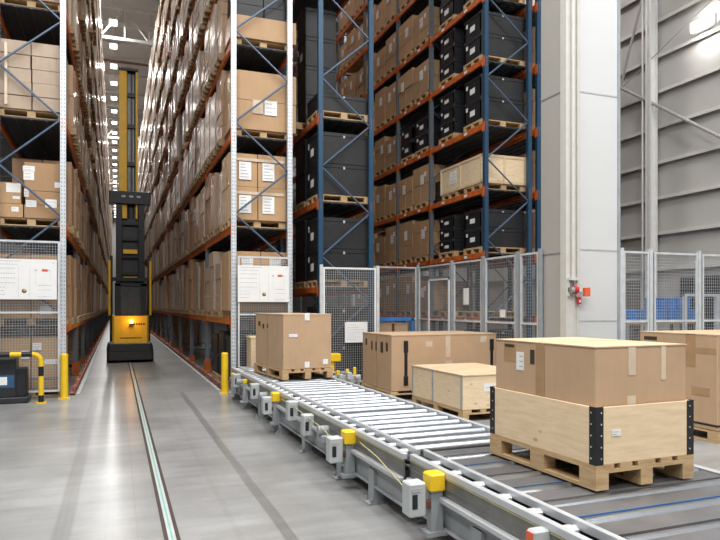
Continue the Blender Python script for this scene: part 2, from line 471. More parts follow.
def rack(name,label,x0,x1,frames,levels,ztop,postmat,endmat,group,face_posts,zig0,zigflip,beam_caps=(100,),guard=True,deckbays=3,first_inner=None):
    """x0..x1 rack depth; frames along y; one thing with uprights, braces, beams, decks"""
    t=thing(name,label,'storage rack',(x0,frames[0],0),0,group)
    y00=frames[0]; W=x1-x0
    pe=post_mb(ztop).mesh('upright',M[endmat]); pm=post_mb(ztop).mesh('upright',M[postmat])
    n_up=0; rest=MB()
    for i,fy in enumerate(frames):
        for xx in (.057,W-.057):
            if n_up<90:
                ob('upright',pe if i==0 else pm,t,(xx,fy-y00,0)); n_up+=1
        br=MB(); zig(br,.08,W-.08,0.0,zig0,ztop,.93,.021 if i==0 else .018,zigflip)
        br.tube((.08,0,.35),(W-.08,0,.35),.018,6)
        if n_up<=60 and i<25: [setattr(o_,'location',(0,fy-y00,0)) for o_ in build_each(br,'frame_brace',M['brace'],t)]
        if guard and 0<i<14:
            g=MB(); s=-1; fx=face_posts
            g.poly([(fx-.085,-.075),(fx+.085,-.075),(fx+.085,.075),(fx-.085,.075)],'z',0.0,.02); gh=.34 if i==1 else .17; g.box(fx-.078,-.068,.02,fx+.078,-.05,gh); g.box(fx-.078,-.05,.02,fx-.062,.06,gh)
            g.build('post_guard',M['orange_guard'],t).location=(0,fy-y00,0)
    bm={}
    nb=0; far=MB()
    for i in range(len(frames)-1):
        L=round(frames[i+1]-frames[i],3)
        if L not in bm: bm[L]=beam_mb(L).mesh('beam',M['orange'])
        for lz in levels:
            for xx in ((.03,W-.03) if face_posts<W/2 else (W-.03,.03)):
                if nb<100: ob('beam',bm[L],t,(xx,frames[i]-y00,lz)); nb+=1
                else: far.box(xx-.025,frames[i]-y00+.05,lz-.13,xx+.025,frames[i+1]-y00-.05,lz)
    if far.v: tag(far.build('beam_run',M['orange'],t),kind='stuff')
    # wire decks on the beams of the near bays: cross bars plus mesh
    ye=frames[min(deckbays,len(frames)-1)]-y00
    for lz in levels:
        dm=MB(); y=.1
        while y<ye:
            dm.box(.06,y,lz-.03,W-.06,y+.028,lz-.004); y+=.052
        for q in range(5): dm.box(.06+q*(W-.16)/4,.1,lz-.045,.1+q*(W-.16)/4,ye,lz-.03)
        dm.build('wire_deck',M['deck'],t)
    return t

def frames_from(y0,first,pitch,y1):
    f=[y0,y0+first]
    while f[-1]+pitch<y1: f.append(f[-1]+pitch)
    return f
RX0,RX1=2.14,3.41; RY=12.92
LX0,LX1=-2.12,-.89; LY=13.38
RF=frames_from(RY,3.95,3.7,FAR-6); LF=frames_from(LY,3.95,3.7,FAR-6)
RLV=[1.47+1.86*k for k in range(9)]
LLV=[1.34,3.23,5.27,7.36]+[7.36+1.88*k for k in range(1,6)]
ZT=17.6
rack('pallet_rack','tall orange-beamed rack with pale grey end posts, beside the conveyor',RX0,RX1,RF,RLV,ZT,'grey_post','galv_post','warehouse racks',.057,1.71,False)
rack('pallet_rack','tall orange-beamed rack with pale grey end posts, behind the striped barrier',LX0,LX1,LF,LLV,ZT,'grey_post','galv_post','warehouse racks',LX1-LX0-.057,1.55,True)
B2X0,B2X1,B2Y=3.9,5.14,12.72
B2F=[B2Y,B2Y+3.7,B2Y+7.4,B2Y+11.1]; B2LV=[2.12,3.92,5.68,9.05,10.8,12.6,14.4]
rack('pallet_rack','dark blue posted rack holding black crates, behind the tall mesh panel',B2X0,B2X1,B2F,B2LV,ZT,'blue_post','blue_post','warehouse racks',.057,.9,False,guard=False,deckbays=1)
B3X0,B3X1,B3Y=7.81,9.1,12.62
B3F=[B3Y,B3Y+2.7,B3Y+4.84]+[B3Y+4.84+2.7*k for k in range(1,5)]; B3LV=[1.45,2.95,4.42,5.9,7.38,8.85,10.4,11.9,13.4,14.9]
R3=rack('pallet_rack','blue end-framed rack with black crates and a wooden crate, beside the panelled pillar',B3X0,B3X1,B3F,B3LV,ZT,'grey_post','blue_post','warehouse racks',.057,1.38,False,guard=False)
B4X0,B4X1=9.24,10.4
rack('pallet_rack','blue posted rack half hidden by the panelled pillar',B4X0,B4X1,B3F[:3],B3LV,ZT,'blue_post','blue_post','warehouse racks',.057,.45,True,guard=False,deckbays=2)

for i,(ya,yb) in enumerate(((0,2.7),(2.7,4.84))):
    for lz in B3LV[:6]:
        for q in (.3,.72):
            o=MB().box(-.0035,-.07,-.095,0,.07,-.035).build('location_label',M['label'],R3); o.location=(.004,ya+(yb-ya)*q,lz)
# ---- red guide rails and pale kerbs along the truck aisle
def guide(name,label,x,y0,y1,side):
    t=thing(name,label,'guide rail',(x,y0,0),0,'truck guide rails')
    L=y1-y0
    MB().poly([(0,.02),(side*.10,.02),(side*.10,.035),(side*.015,.035),(side*.015,.11),(0,.11)],'y',0,L).build('rail_angle',M['red_rail'],t)
    kb=MB(); kb.box(min(-side*.09,-side*.02),0,0,max(-side*.09,-side*.02),L,.02); kb.build('kerb_strip',M['kerb'],t)
    bk=MB(); y=.4
    while y<L: bk.box(min(0,side*.07),y,.0,max(0,side*.07),y+.1,.12); y+=1.23
    build_each(bk,'rail_bracket',M['orange_guard'],t)
guide('guide_rail','red steel guide rail along the foot of the conveyor-side rack',RX0-.14,RY+.15,FAR-6,1)
guide('guide_rail','red steel guide rail along the foot of the barrier-side rack',LX1+.14,LY+.15,FAR-6,-1)

# ---- slots along the truck aisle
slots=[]
rnd=random.Random(11)
def fill(side,x0,x1,frames,levels,rackname):
    xc=(x0+x1)/2+(-.12 if side=='R' else .10)
    for li,lz in enumerate([0.0]+levels):
        idx=0
        for i in range(len(frames)-1):
            L=frames[i+1]-frames[i]
            n=4; p=(L-.12)/n
            for k in range(n):
                idx+=1
                y=frames[i]+.06+p*(k+.5)
                skip=rnd.random()<(.06 if li else .86)
                if idx==1 or (li==0 and idx<5): continue                    # end loads are built by hand
                if skip and not (li and idx<4): continue
                slots.append((side,xc+(0 if li else (.16 if side=='R' else -.16)),y,lz,li,idx,rackname))
fill('R',RX0,RX1,RF,RLV,'conveyor-side')
fill('L',LX0,LX1,LF,LLV,'barrier-side')
def score(s):
    x=s[1]+(-.58 if s[0]=='R' else .58)
    q=proj((x,s[2],s[3]+.7))
    if q is None: return -1
    u,v,d=q
    h=640*1.3/d
    if u<-20 or u>740 or v<-h/2-4 or v>540: return -1
    w=640*abs(x)*.85/(d*max(s[2],1))
    return w*h
sc=sorted(((score(s),i) for i,s in enumerate(slots)),reverse=True)
MAXL=252
chosen=set(i for v,i in sc[:MAXL] if v>0)
def gap(s): 
    return {'R':1.84,'L':1.86}[s[0]]
protos={}
def load_root(mi,lowp):
    """prototype: an Empty with pallet and carton_stack children"""
    key=(mi,lowp)
    if key in protos: return None
    t=thing('wrapped_load','','pallet load')
    kids=[ob('pallet',PALLET_LOW if lowp else PALLET_R,t),ob('carton_stack',STACKS[mi][0],t)]
    protos[key]=(t,kids); return t
shelfword=lambda li: 'floor level' if li==0 else ordinal(li)+' shelf'
stuff={'R':MB(),'L':MB()}
for i,s in enumerate(slots):
    side,xc,y,lz,li,idx,rk=s
    pale=(rnd.random()<.35+.07*li) and li>0
    vi=rnd.randrange(8)
    top=1.62 if li else 1.2
    while STACKS[vi*2][1]>(1.62 if li else 1.21): vi=rnd.randrange(8)
    xo=rnd.uniform(-.03,.03); zz=lz+.002
    if i in chosen:
        mi=vi*2+(1 if pale else 0)
        t=load_root(mi,idx>14)
        if t is None:
            src,kids=protos[(mi,idx>14)]
            t=copy_tree(src,kids,(xc+xo,y,zz),math.pi if rnd.random()<.5 else 0)
        else: t.location=(xc+xo,y,zz)
        t['label']='wrapped cartons, %s of the %s truck-aisle rack, %s pallet from the aisle mouth'%(shelfword(li),rk,ordinal(idx))
        t['group']='wrapped pallet loads in the %s rack'%rk
    else:
        q=score(s)
        mb=stuff[side]; h=STACKS[vi*2][1]; mm=1 if pale else 0
        mb.box(xc-.6,y-.4,zz+.1,xc+.6,y+.4,zz+.144,2)
        for dy in (-.35,0,.35): mb.box(xc-.6,y+dy-.05,zz,xc+.6,y+dy+.05,zz+.1,2)
        w=.40+rnd.uniform(-.02,.02)
        mb.box(xc-.59+xo,y-w,zz+.146,xc+.59+xo,y-.005,zz+.146+h,mm+(3 if rnd.random()<.4 else 0)); mb.box(xc-.59+xo,y+.005,zz+.146,xc+.59+xo,y+w,zz+.146+h,mm+(3 if rnd.random()<.4 else 0))
M['far_brown']=cardboard('distant_wrapped_brown',(.33,.22,.14),0,.5)
M['far_grey']=cardboard('distant_wrapped_grey',(.47,.42,.38),0,.7)
for side,rk in (('R','conveyor-side'),('L','barrier-side')):
    tag(stuff[side].build('pallet_loads',[M['wrapped'],M['wrapped_pale'],M['rack_pallet'],M['far_brown'],M['far_grey']]),
        'far wrapped pallet loads filling the %s rack along the truck aisle'%rk,'pallet loads','wrapped pallet loads in the %s rack'%rk,'stuff')

# ---- hand-built loads at the rack ends
def add_label(t,x,y,z,w,h,face='y',m='label',lines=3):
    """paper label on a face looking to -y ('y') or -x ('x'), centre at x,y,z"""
    mb=MB(); pr=MB()
    if face=='y':
        mb.box(x-w/2,y-.003,z-h/2,x+w/2,y,z+h/2)
        for k in range(lines):
            zz=z+h/2-h*(k+.8)/(lines+.6); pr.box(x-w*.4,y-.0045,zz-h*.03,x-w*.4+w*.8*random.uniform(.5,1),y-.003,zz+h*.03)
    else:
        mb.box(x-.003,y-w/2,z-h/2,x,y+w/2,z+h/2)
        for k in range(lines):
            zz=z+h/2-h*(k+.8)/(lines+.6); pr.box(x-.0045,y-w*.4,zz-h*.03,x-.003,y-w*.4+w*.8*random.uniform(.5,1),zz+h*.03)
    o=mb.build('paper_label',M[m],t)
    if lines: pr.build('print',M['grey_print'],o)
    return o
def end_load(label,x,y,z,parts,group=None,rz=0,pal=True,mats=None):
    t=thing('wrapped_load',label,'pallet load',(x,y,z+.002),rz,group)
    if pal: ob('pallet',PALLET_X,t)
    for (mb,m) in parts: mb.build('carton_stack',M[m],t)
    return t
gR='wrapped pallet loads in the conveyor-side rack'; gL='wrapped pallet loads in the barrier-side rack'
xr=(RX0+RX1)/2; yr=RY+.58
t=end_load('wrapped cartons with two paper labels, first shelf behind the white board by the conveyor',xr,yr,RLV[0],[(stack_mb(2,2,1,1.32,.9,1.22),'rack_carton')],gR)
for dx in (-.28,.3): add_label(t,dx,-.462,1.14,.24,.2,lines=4)
t=end_load('two-tier wrapped cartons with four white labels, second shelf above the white board',xr-.06,yr,RLV[1],[(stack_mb(2,2,2,1.2,.9,1.36),'rack_carton')],gR)
for dx in (-.26,.22):
    for dz in (.47,1.15): add_label(t,dx,-.462,dz,.25,.36,lines=5)
for k,zz in enumerate((.34,1.02)):
    MB().box(-.55,-.464,zz+.33,.55,-.46,zz+.39).build('clear_tape',M['clear_tape'],t)
t=end_load('large plain carton with one white label, third shelf above the conveyor end',xr+.07,yr,RLV[2],[(stack_mb(1,1,2,1.38,.9,1.2,jit=.004),'rack_carton')],gR)
add_label(t,.14,-.462,.62,.26,.3,lines=3); add_label(t,-.13,-.462,.62,.22,.28,m='clear_tape',lines=0)
t=end_load('dark film-wrapped stack on a shallow carton base, fourth shelf of conveyor-side rack',xr+.07,yr,RLV[3],[(stack_mb(1,1,1,1.38,.92,.46),'rack_carton'),(stack_mb(2,2,4,1.22,.84,.98,z0=.61),'black_plastic')],gR)
t=end_load('wrapped grey cartons on the fifth shelf at the conveyor-side rack end',xr,yr,RLV[4],[(stack_mb(3,2,4,1.18,.86,1.3),'wrapped_pale')],gR)
xl=(LX0+LX1)/2; yl=LY+.55
t=end_load('brown cartons standing on the floor behind the black charger cabinet',xl,yl,0,[(stack_mb(2,2,2,1.16,.9,.98),'rack_carton')],gL)
add_label(t,.38,-.462,.66,.3,.1,lines=1); add_label(t,-.1,-.462,.8,.12,.16); add_label(t,.1,-.462,.95,.16,.14)
t=end_load('brown wrapped cartons, first shelf behind the white board by the barrier',xl,yl,LLV[0],[(stack_mb(2,2,2,1.16,.9,1.2),'rack_carton')],gL)
add_label(t,.25,-.462,.30,.2,.16)
t=thing('wrapped_load','tall brown carton stack with six labels, second shelf above the barrier board','pallet load',(xl,yl,LLV[1]+.002),0,gL)
ob('pallet',PALLET_X,t)
a=MB(); a.bbox(-.56,-.43,.146,-.14,.43,.40,.008); a.bbox(-.56,-.43,.403,-.17,.43,.80,.008); a.build('carton_stack',M['rack_carton'],t)
a=MB(); a.bbox(-.12,-.43,.146,.58,.43,.40,.008); a.bbox(-.10,-.43,.403,.58,.43,.66,.008); a.bbox(-.12,-.43,.664,.58,.43,1.2,.008); a.build('carton_stack',M['rack_carton'],t)
for x,z,w,h in ((-.04,1.08,.2,.1),(-.04,.95,.18,.17),(.0,.42,.18,.13),(.34,.44,.2,.16),(.45,.8,.1,.1),(-.08,.62,.08,.15),(-.27,.3,.12,.09),(-.25,.52,.12,.05)): add_label(t,x,-.432,z,w,h,lines=2)
add_label(t,-.3,-.432,.70,.24,.17,m='label',lines=0)
t=end_load('pale grey brick-stacked cartons in clear wrap, third shelf of barrier-side rack',xl,yl,LLV[2],[(stack_mb(2,2,5,1.18,.92,1.28,jit=.02),'wrapped_pale')],gL)
MB().box(-.44,-.49,.2,-.39,-.47,1.35).build('film_strip',M['clear_tape'],t)
t=end_load('wrapped carton stack at the picture top, fourth shelf of barrier-side rack',xl,yl,LLV[3],[(stack_mb(2,2,4,1.18,.9,1.3),'wrapped')],gL)
t=end_load('wrapped carton stack on the fifth shelf at the barrier-side rack end',xl,yl,LLV[4],[(stack_mb(2,2,4,1.18,.9,1.3),'wrapped_pale')],gL)

# ---- black crates
def crate_mb(L=1.18,W=.78,H=.66):
    mb=MB(); mb.bbox(-L/2+.018,-W/2+.018,0,L/2-.018,W/2-.018,H-.02,.01)
    mb.bbox(-L/2,-W/2,H-.09,L/2,W/2,H,.012)                   # lid rim
    mb.bbox(-L/2+.01,-W/2+.01,0,L/2-.01,W/2-.01,.05,.01)
    mb.box(-L/2+.015,-W/2+.015,H*.55,L/2-.015,W/2-.015,H*.55+.035)
    mb.box(-.03,-W/2+.012,.05,.03,W/2-.012,H-.08)
    for x in (-L/2+.04,L/2-.04): mb.box(x-.03,-W/2+.01,.04,x+.03,W/2-.01,H-.08)
    for y in (-W/2+.04,W/2-.04): mb.box(-L/2+.01,y-.03,.04,L/2-.01,y+.03,H-.08)
    return mb
gC='black plastic crates in the racks'; gP='bare wooden pallets under the black crates'
crates={}
def black_stack(x,y,z,n,H,where,pal=True,labels=(),rz=0,L=1.18,W=.78,palrz=0):
    key=(H,L,W)
    if key not in crates: crates[key]=crate_mb(L,W,H).mesh('crate_body',M['black_plastic'])
    z0=z+.002
    if pal:
        p=ob('wooden_pallet',PALLET_X,None,(x,y,z0),rz); tag(p,'wooden pallet under black crates, '+where,'pallet',gP); z0+=.146
    words=['lowest','second','third','fourth','fifth','sixth'] if n>1 else ['single']
    for k in range(n):
        if n==2: word=('lower','upper')[k]
        elif k==n-1 and n>1: word='topmost'
        else: word=words[k]
        t=thing('plastic_crate','%s black crate of the stack, %s'%(word,where) if n>1 else 'single black plastic crate, '+where,'crate',(x,y,z0),rz,gC)
        ob('crate_body',crates[key],t)
        if k%1==0:
            c=MB(); c.box(-.02,-W/2-.004,H*.84,.02,-W/2+.012,H*.92); c.build('latch',M['grey_print'],t)
        if (k in labels):
            mb=MB(); f=-L/2-.004
            mb.box(f-.003,-.12,H*.3,f,.10,H*.55); mb.box(f-.003,.2,H*.6,f,.28,H*.78)
            build_each(mb,'paper_label',M['label'],t)
        z0+=H+.001
x2=(B2X0+B2X1)/2; y2=B2Y+.5
black_stack(x2,y2,0,2,.78,'floor of blue rack behind the tall mesh panel')
black_stack(x2,y2,B2LV[0],2,.66,'first shelf of blue rack behind the mesh panel',labels=(0,1))
black_stack(x2,y2,B2LV[1],2,.66,'second shelf at the blue rack end',labels=(0,1))
black_stack(x2,y2,B2LV[2],1,.37,'third shelf at the blue rack end',labels=())
black_stack(4.35,y2+1.05,B2LV[2],4,.66,'third shelf behind the single crate in blue rack',W=.7,L=.74,labels=(2,))
for li in (0,1):
    black_stack(x2,y2+1.0,B2LV[li],2,.70,'%s shelf of blue rack, second from its end'%ordinal(li+1))
# floor-level crates at the conveyor-side rack end
black_stack(xr,yr+1.0,0,2,.5,'floor of conveyor-side rack, second from its end')
black_stack(xr,yr+1.95,0,2,.45,'floor of conveyor-side rack, third from its end')
black_stack(xr,yr,0,1,.95,'floor behind yellow bollard at conveyor-side rack end')
# blue end-framed rack by the pillar
x3=(B3X0+B3X1)/2
def r3(y): return B3Y+y
black_stack(x3,r3(.58),B3LV[1],2,.44,'second shelf of pillar-side rack, nearest its end frame',labels=(0,1))
black_stack(x3,r3(1.85),B3LV[1],3,.30,'second shelf of pillar-side rack, behind the end stack',labels=(0,1,2))
black_stack(x3,r3(.58),B3LV[3],2,.52,'fourth shelf of pillar-side rack, nearest its end frame',labels=(0,1))
black_stack(x3,r3(1.85),B3LV[3],3,.36,'fourth shelf of pillar-side rack, behind the end stack',labels=(0,1,2))
black_stack(x3,r3(.58),B3LV[4],2,.52,'fifth shelf of pillar-side rack, nearest its end frame',labels=(0,1))
black_stack(x3,r3(1.85),B3LV[4],3,.38,'fifth shelf of pillar-side rack, behind the end stack',labels=(0,1,2))
black_stack(x3,r3(.58),B3LV[5],2,.5,'sixth shelf of pillar-side rack, nearest its end frame',labels=(0,1))
black_stack(x3,r3(1.85),B3LV[5],2,.5,'sixth shelf of pillar-side rack, behind the end stack',labels=(0,1))
black_stack(x3,r3(2.7+.58),B3LV[3],2,.42,'fourth shelf of pillar-side rack, in its second bay',labels=(0,1))
black_stack(x3,r3(2.7+1.55),B3LV[3],2,.42,'fourth shelf of pillar-side rack, far in its second bay',labels=(0,1))
for k,y in enumerate((.6,1.9)):
    p=ob('wooden_pallet',PALLET_X,None,(x3,r3(y),B3LV[0]+.002)); tag(p,'empty wooden pallet on the lowest shelf of pillar-side rack, '+('nearest its end frame','behind the end pallet')[k],'pallet',gP)
black_stack(x3,r3(.58),0,2,.5,'floor of pillar-side rack, nearest its end frame')
black_stack(x3,r3(2.42),B3LV[2],2,.3,'third shelf behind the pale wooden crate of pillar-side rack',W=.46,L=1.0,pal=False)
# cartons of the further bays
k=0
for bi,(ya,yb,nn) in enumerate(((2.7,4.84,2),(4.84,7.54,3),(7.54,10.24,3))):
    for li,lz in enumerate([0.0]+B3LV[:8]):
        if bi==0 and li==4: continue
        if li==0 : continue
        for q in range(nn):
            yy=r3(ya+.08+(yb-ya-.16)*(q+.5)/nn)
            hh=(.85,.95,1.05,.8,.98)[(li*3+q+bi)%5]
            t=thing('wrapped_load','brown labelled cartons, %s shelf of pillar-side rack, %s bay, %s pallet'%(ordinal(li),ordinal(bi+2),ordinal(q+1)),'pallet load',(x3-.03,yy,lz+.002),0,'carton pallets in the pillar-side rack')
            ob('pallet',PALLET_X,t)
            if bi==0 or True:
                ob('carton_stack',stack_mb(2,2,2 if li%2 else 3,1.2,(yb-ya)/nn-.1,hh).mesh('carton_stack',M['rack_carton']),t)
                f=-.603
                add_label(t,f,random.uniform(-.2,.2),.146+hh*.62,.2,.26,'x'); 
                if q%2==0: add_label(t,f,-.3,.146+hh*.75,.12,.12,'x')
# brown loads in the rack behind
for li in (1,2,3,4):
    t=thing('wrapped_load','dim brown cartons, %s shelf of the rack behind the pillar'%ordinal(li),'pallet load',(B4X0+.58,B3Y+.6,B3LV[li]+.002),0,'carton pallets behind the pillar')
    ob('pallet',PALLET_X,t); ob('carton_stack',STACKS[6][0],t).scale=(1,1,.85)

# long pale wooden crate on two pallets
t=thing('wooden_crate','long pale wooden crate on the third shelf of pillar-side rack','crate',(x3,r3(1.14),B3LV[2]+.148))
c=MB(); c.bbox(-.6,-1.0,.0,.6,1.0,.66,.006); c.build('crate_body',M['crate_ply'],t)
c=MB()
for y in (-.97,0,.97): c.box(-.618,y-.03,0,-.6,y+.03,.66)
for z in (.03,.63): c.box(-.615,-1,z-.03,-.6,1,z+.03)
for x in (-.57,0.0,.57): c.box(x-.03,-1.016,0,x+.03,-1.0,.66)
for z in (.03,.63): c.box(-.6,-1.013,z-.03,.6,-1.0,z+.03)
build_each(c,'batten',M['white_wood'],t)
add_label(t,-.602,.35,.36,.34,.3,'x')
for k,y in enumerate((.56,1.68)):
    p=ob('wooden_pallet',PALLET_X,None,(x3,r3(y),B3LV[2]+.002)); tag(p,('pallet under the near half of long wooden crate on pillar-side rack','pallet under the far half of long wooden crate on pillar-side rack')[k],'pallet',gP)

# ------------------------------------------------------------------ mesh fences
def mesh_panel(W,H,pitch=.05,wr=.0028,z0=.12):
    f=MB(); b=.018
    f.box(0,-b,z0,2*b,b,H); f.box(W-2*b,-b,z0,W,b,H); f.box(2*b,-b,H-2*b,W-2*b,b,H); f.box(2*b,-b,z0,W-2*b,b,z0+2*b)
    return f,wire(W,H,pitch,wr,z0)
def wire(W,H,pitch,wr,z0):
    w=MB(); b=.03
    n=int((W-2*b)/pitch)
    for i in range(1,n+1):
        x=b+(W-2*b)*i/(n+1); w.box(x-wr,-wr,z0+.02,x+wr,wr,H-.02)
    n=int((H-z0)/pitch)
    for i in range(1,n+1):
        z=z0+(H-z0)*i/(n+1); w.box(b,wr,z-wr,W-b,3*wr,z+wr)
    return w
def fence(name,label,p0,p1,H,mid=None,post=(1,1),frame='fence_frame',postmat='fence_frame',pitch=.05,wr=.0028,group=None,cat='fence'):
    dx,dy=p1[0]-p0[0],p1[1]-p0[1]; L=math.hypot(dx,dy); t=thing(name,label,cat,(p0[0],p0[1],0),math.atan2(dy,dx),group)
    f,w=mesh_panel(L-.08,H,pitch,wr)
    if mid: f.box(.03,-.02,mid-.018,L-.1,.02,mid+.018)
    o=f.build('panel_frame',M[frame],t); o.location=(.04,0,0)
    o=w.build('wire_mesh',M['wire'],t); o.location=(.04,0,0)
    for k,on in enumerate(post):
        if on:
            x=(0,L)[k]; pb=MB(); pb.box(x-.03,-.03,0,x+.03,.03,H+.03); pb.box(x-.07,-.07,0,x+.07,.07,.012)
            pb.box(x-.031,-.031,H+.03,x+.031,.031,H+.05)
            pb.build('fence_post',M[postmat],t)
    return t
fg='wire mesh guard fence panels'
fence('mesh_fence_panel','wire mesh end guard of the barrier-side rack behind the white board',(LX0-.02,LY-.17),(LX1-.06,LY-.17),2.93,1.6,(1,0),pitch=.05,group=fg)
fence('mesh_fence_panel','wire mesh end guard behind the white board beside the conveyor',(RX0+.08,RY-.13),(RX1-.05,RY-.13),2.72,1.55,(0,0),pitch=.05,group=fg)
fence('mesh_fence_panel','tall wire mesh panel with a white sheet, in front of the blue rack',(B2X0+.02,B2Y-.18),(B2X1+.03,B2Y-.18),2.52,None,(1,1),frame='white_steel',pitch=.05,wr=.003,group=fg)
FH=2.68; FX=6.97; FY=8.78
fence('mesh_fence_panel','grey mesh fence panel closing the dim aisle behind the blue cart',(5.22,14.3),(FX,14.3),FH,1.4,(1,1),'fence_frame','fence_dark',.06,.0022,fg)
ys=[14.3,12.55,11.25,10.05,9.37]
names=['farthest long mesh fence panel with the pale gate, beside pillar-side rack','second long mesh fence panel from the dim aisle, beside pillar-side rack','third long mesh fence panel from the dim aisle, beside pillar-side rack','short mesh fence panel butting against the panelled pillar']
for i in range(4):
    t=fence('mesh_fence_panel',names[i],(FX,ys[i]-.03),(FX,ys[i+1]+.03),FH,1.4,(0,1),'fence_frame','fence_dark',.06,.0022,fg)
    if i==0:
        g=MB()
        g.box(.62,-.05,.3,.66,-.02,2.35); g.box(1.6,-.05,.3,1.64,-.02,2.35); g.box(.62,-.05,2.31,1.64,-.02,2.35); g.build('gate_frame',M['white_steel'],t)
    if i in (1,2):
        s=MB(); s.box(.5,-.03,1.75,.72,-.024,2.1) if i==1 else s.box(.6,-.03,1.5,.78,-.024,1.65); build_each(s,'notice_sheet',M['label'],t)
xs=[8.18,8.87,10.02,11.3,12.6,13.9]
nm=['narrow mesh fence panel next to the white pillar face','mesh fence panel in front of the blue crates','mesh fence panel in front of the dark shutter','mesh fence panel at the frame edge above the tall carton','mesh fence panel last before the girt wall']
for i in range(5):
    fence('mesh_fence_panel',nm[i],(xs[i]+.02,FY),(xs[i+1]-.02,FY),FH,1.45,(1 if i==0 else 0,1),'fence_frame','fence_frame',.055,.0026,fg)

# ------------------------------------------------------------------ white instruction boards
def board(label,x0,x1,y,z0,z1):
    t=thing('instruction_sign',label,'sign',(x0,y,z0),0,'white printed boards on the rack end guards'); W=x1-x0; H=z1-z0
    MB().bbox(0,-.008,0,W,0,H,.003).build('panel',M['label'],t)
    p=MB()
    def dash(fx0,fx1,fz,h=.008,n=1):
        for k in range(n):
            a=fx0+(fx1-fx0)*k/n; b=a+(fx1-fx0)/n*.7
            p.box(W*a,-.0092,H*fz-h,W*b,-.008,H*fz+h)
    dash(.03,.46,.95,.007,12); dash(.03,.42,.87,.006,11)
    for z in (.77,.645,.53,.41): dash(.04,.38,z,.006,9)
    for z in (.30,.22,.12): dash(.04,.2+.06*random.random(),z,.005,4)
    dash(.66,.72,.73,.012); dash(.86,.92,.73,.012)
    for z in (.35,.24,.07): dash(.72,.93,z,.004,6)
    for fx in (.42,.59): p.box(W*fx-.002,-.0092,H*.04,W*fx+.002,-.008,H*.82)
    for fx in (.68,.90): p.box(W*fx-.0015,-.0092,H*.36,W*fx+.0015,-.008,H*.7)
    p.box(W*.68,-.0092,H*.355,W*.9,-.008,H*.36)
    p.build('print',M['grey_print'],t)
    MB().box(W*.77,-.0092,H*.70,W*.86,-.008,H*.76).build('red_mark',M['red_print'],t)
    e=MB(); e.tube((W*.505,-.0095,H*.21),(W*.505,-.008,H*.21),W*.038,14); build_each(e,'emblem',M['print'],t)
    MB().box(W*.497,-.0105,H*.21,W*.53,-.0093,H*.26).build('emblem_yellow',M['yellow'],t)
    q=MB(); q.tube((W*.945,-.0095,H*.92),(W*.945,-.008,H*.92),.012,8); q.build('screw',M['grey_print'],t)
board('white printed board on the mesh guard behind the striped barrier',LX0-.02,LX1-.15,LY-.20,1.84,2.58)
board('white printed board on the mesh guard between pale rack posts',RX0+.11,RX1-.11,RY-.17,1.80,2.53)
t=thing('notice_sheet','white laminated sheet on the tall mesh panel beside the large carton','sign',(4.42,B2Y-.23,.96))
MB().box(0,0,0,.5,.006,.43).build('sheet',M['label'],t)
p=MB()
for k in range(7): p.box(.05,-.002,.06+.05*k,.05+.4*random.uniform(.3,1),0,.066+.05*k)
for x in (.03,.47): p.box(x-.01,-.002,.40,x+.01,0,.42)
p.build('print',M['grey_print'],t)

# ------------------------------------------------------------------ bollards, barrier, charger
def bollard(label,x,y,h=.8):
    t=thing('bollard',label,'bollard',(x,y,0),0,'yellow rack bollards')
    m=MB(); m.tube((0,0,.012),(0,0,h-.02),.067,20,caps=False); m.tube((0,0,h-.02),(0,0,h),.067,20,0,True,.05); m.build('tube',M['yellow'],t,True)
    b=MB(); b.box(-.1,-.1,0,.1,.1,.012); build_each(b,'base_plate',M['yellow'],t)
    q=MB(); 
    for a in (-.08,.08):
        for c in (-.08,.08): q.tube((a,c,.012),(a,c,.03),.012,6)
    build_each(q,'bolt',M['alu'],t)
bollard('yellow steel bollard in front of the barrier-side rack post',-.91,13.12,.83)
bollard('yellow steel bollard between the truck aisle and the conveyor',2.0,12.78,.80)
t=thing('striped_barrier','yellow and black striped tubular barrier over the black charger','barrier',(-1.25,12.62,0))
y_=MB(); k_=MB(); r=.045
segs=[((0,0,0.02),(0,0,.14),1),((0,0,.14),(0,0,.48),0),((0,0,.48),(0,0,.65),1)]
for a,b,c in segs: (k_ if c else y_).tube(a,b,r,14)
arc=[(0,0,.65)]+[(-.14+.14*math.cos(a),0,.73+.14*math.sin(a)) for a in [i*math.pi/2/7 for i in range(8)]]
y_.path(arc,r,14)
x=-.14; c=1
for L in (.17,.18,.19,.18,.2,.2,.2,.2,.2,.2):
    (k_ if c else y_).tube((x,0,.87),(x-L,0,.87),r,14); x-=L; c=1-c
arc=[(x,0,.87)]+[(x-.14*math.sin(a),0,.73+.14*math.cos(a)) for a in [i*math.pi/2/7 for i in range(8)]]
y_.path(arc,r,14); y_.tube((x-.14,0,.73),(x-.14,0,0.02),r,14)
build_each(y_,'barrier_tube',M['yellow'],t,True); build_each(k_,'black_stripe',M['black_metal'],t,True)
bp=MB()
for xx in (0,x-.14): bp.tube((xx,0,0),(xx,0,.02),.10,18)
build_each(bp,'base_plate',M['yellow'],t)
t=thing('battery_charger','black charger cabinet on a low plinth beside the striped barrier','charger',(-2.16,12.74,0))
MB().bbox(0,0,.10,.50,.36,.80,.02).build('cabinet',M['charcoal'],t)
MB().bbox(.46,.04,.10,.66,.34,.62,.02).build('side_unit',M['black_plastic'],t)
MB().bbox(-.05,-.06,0,.70,.40,.11,.02).build('plinth',M['charcoal'],t)
s=MB(); s.box(.14,-.004,.28,.47,0,.50,0); s.box(.24,-.006,.33,.36,-.004,.47,1); s.build('rating_plate',[M['blue_steel'],M['label']],t)
v=MB()
for k in range(5): v.box(.05,-.004,.60+.03*k,.45,0,.612+.03*k)
build_each(v,'vent_slot',M['black_plastic'],t)

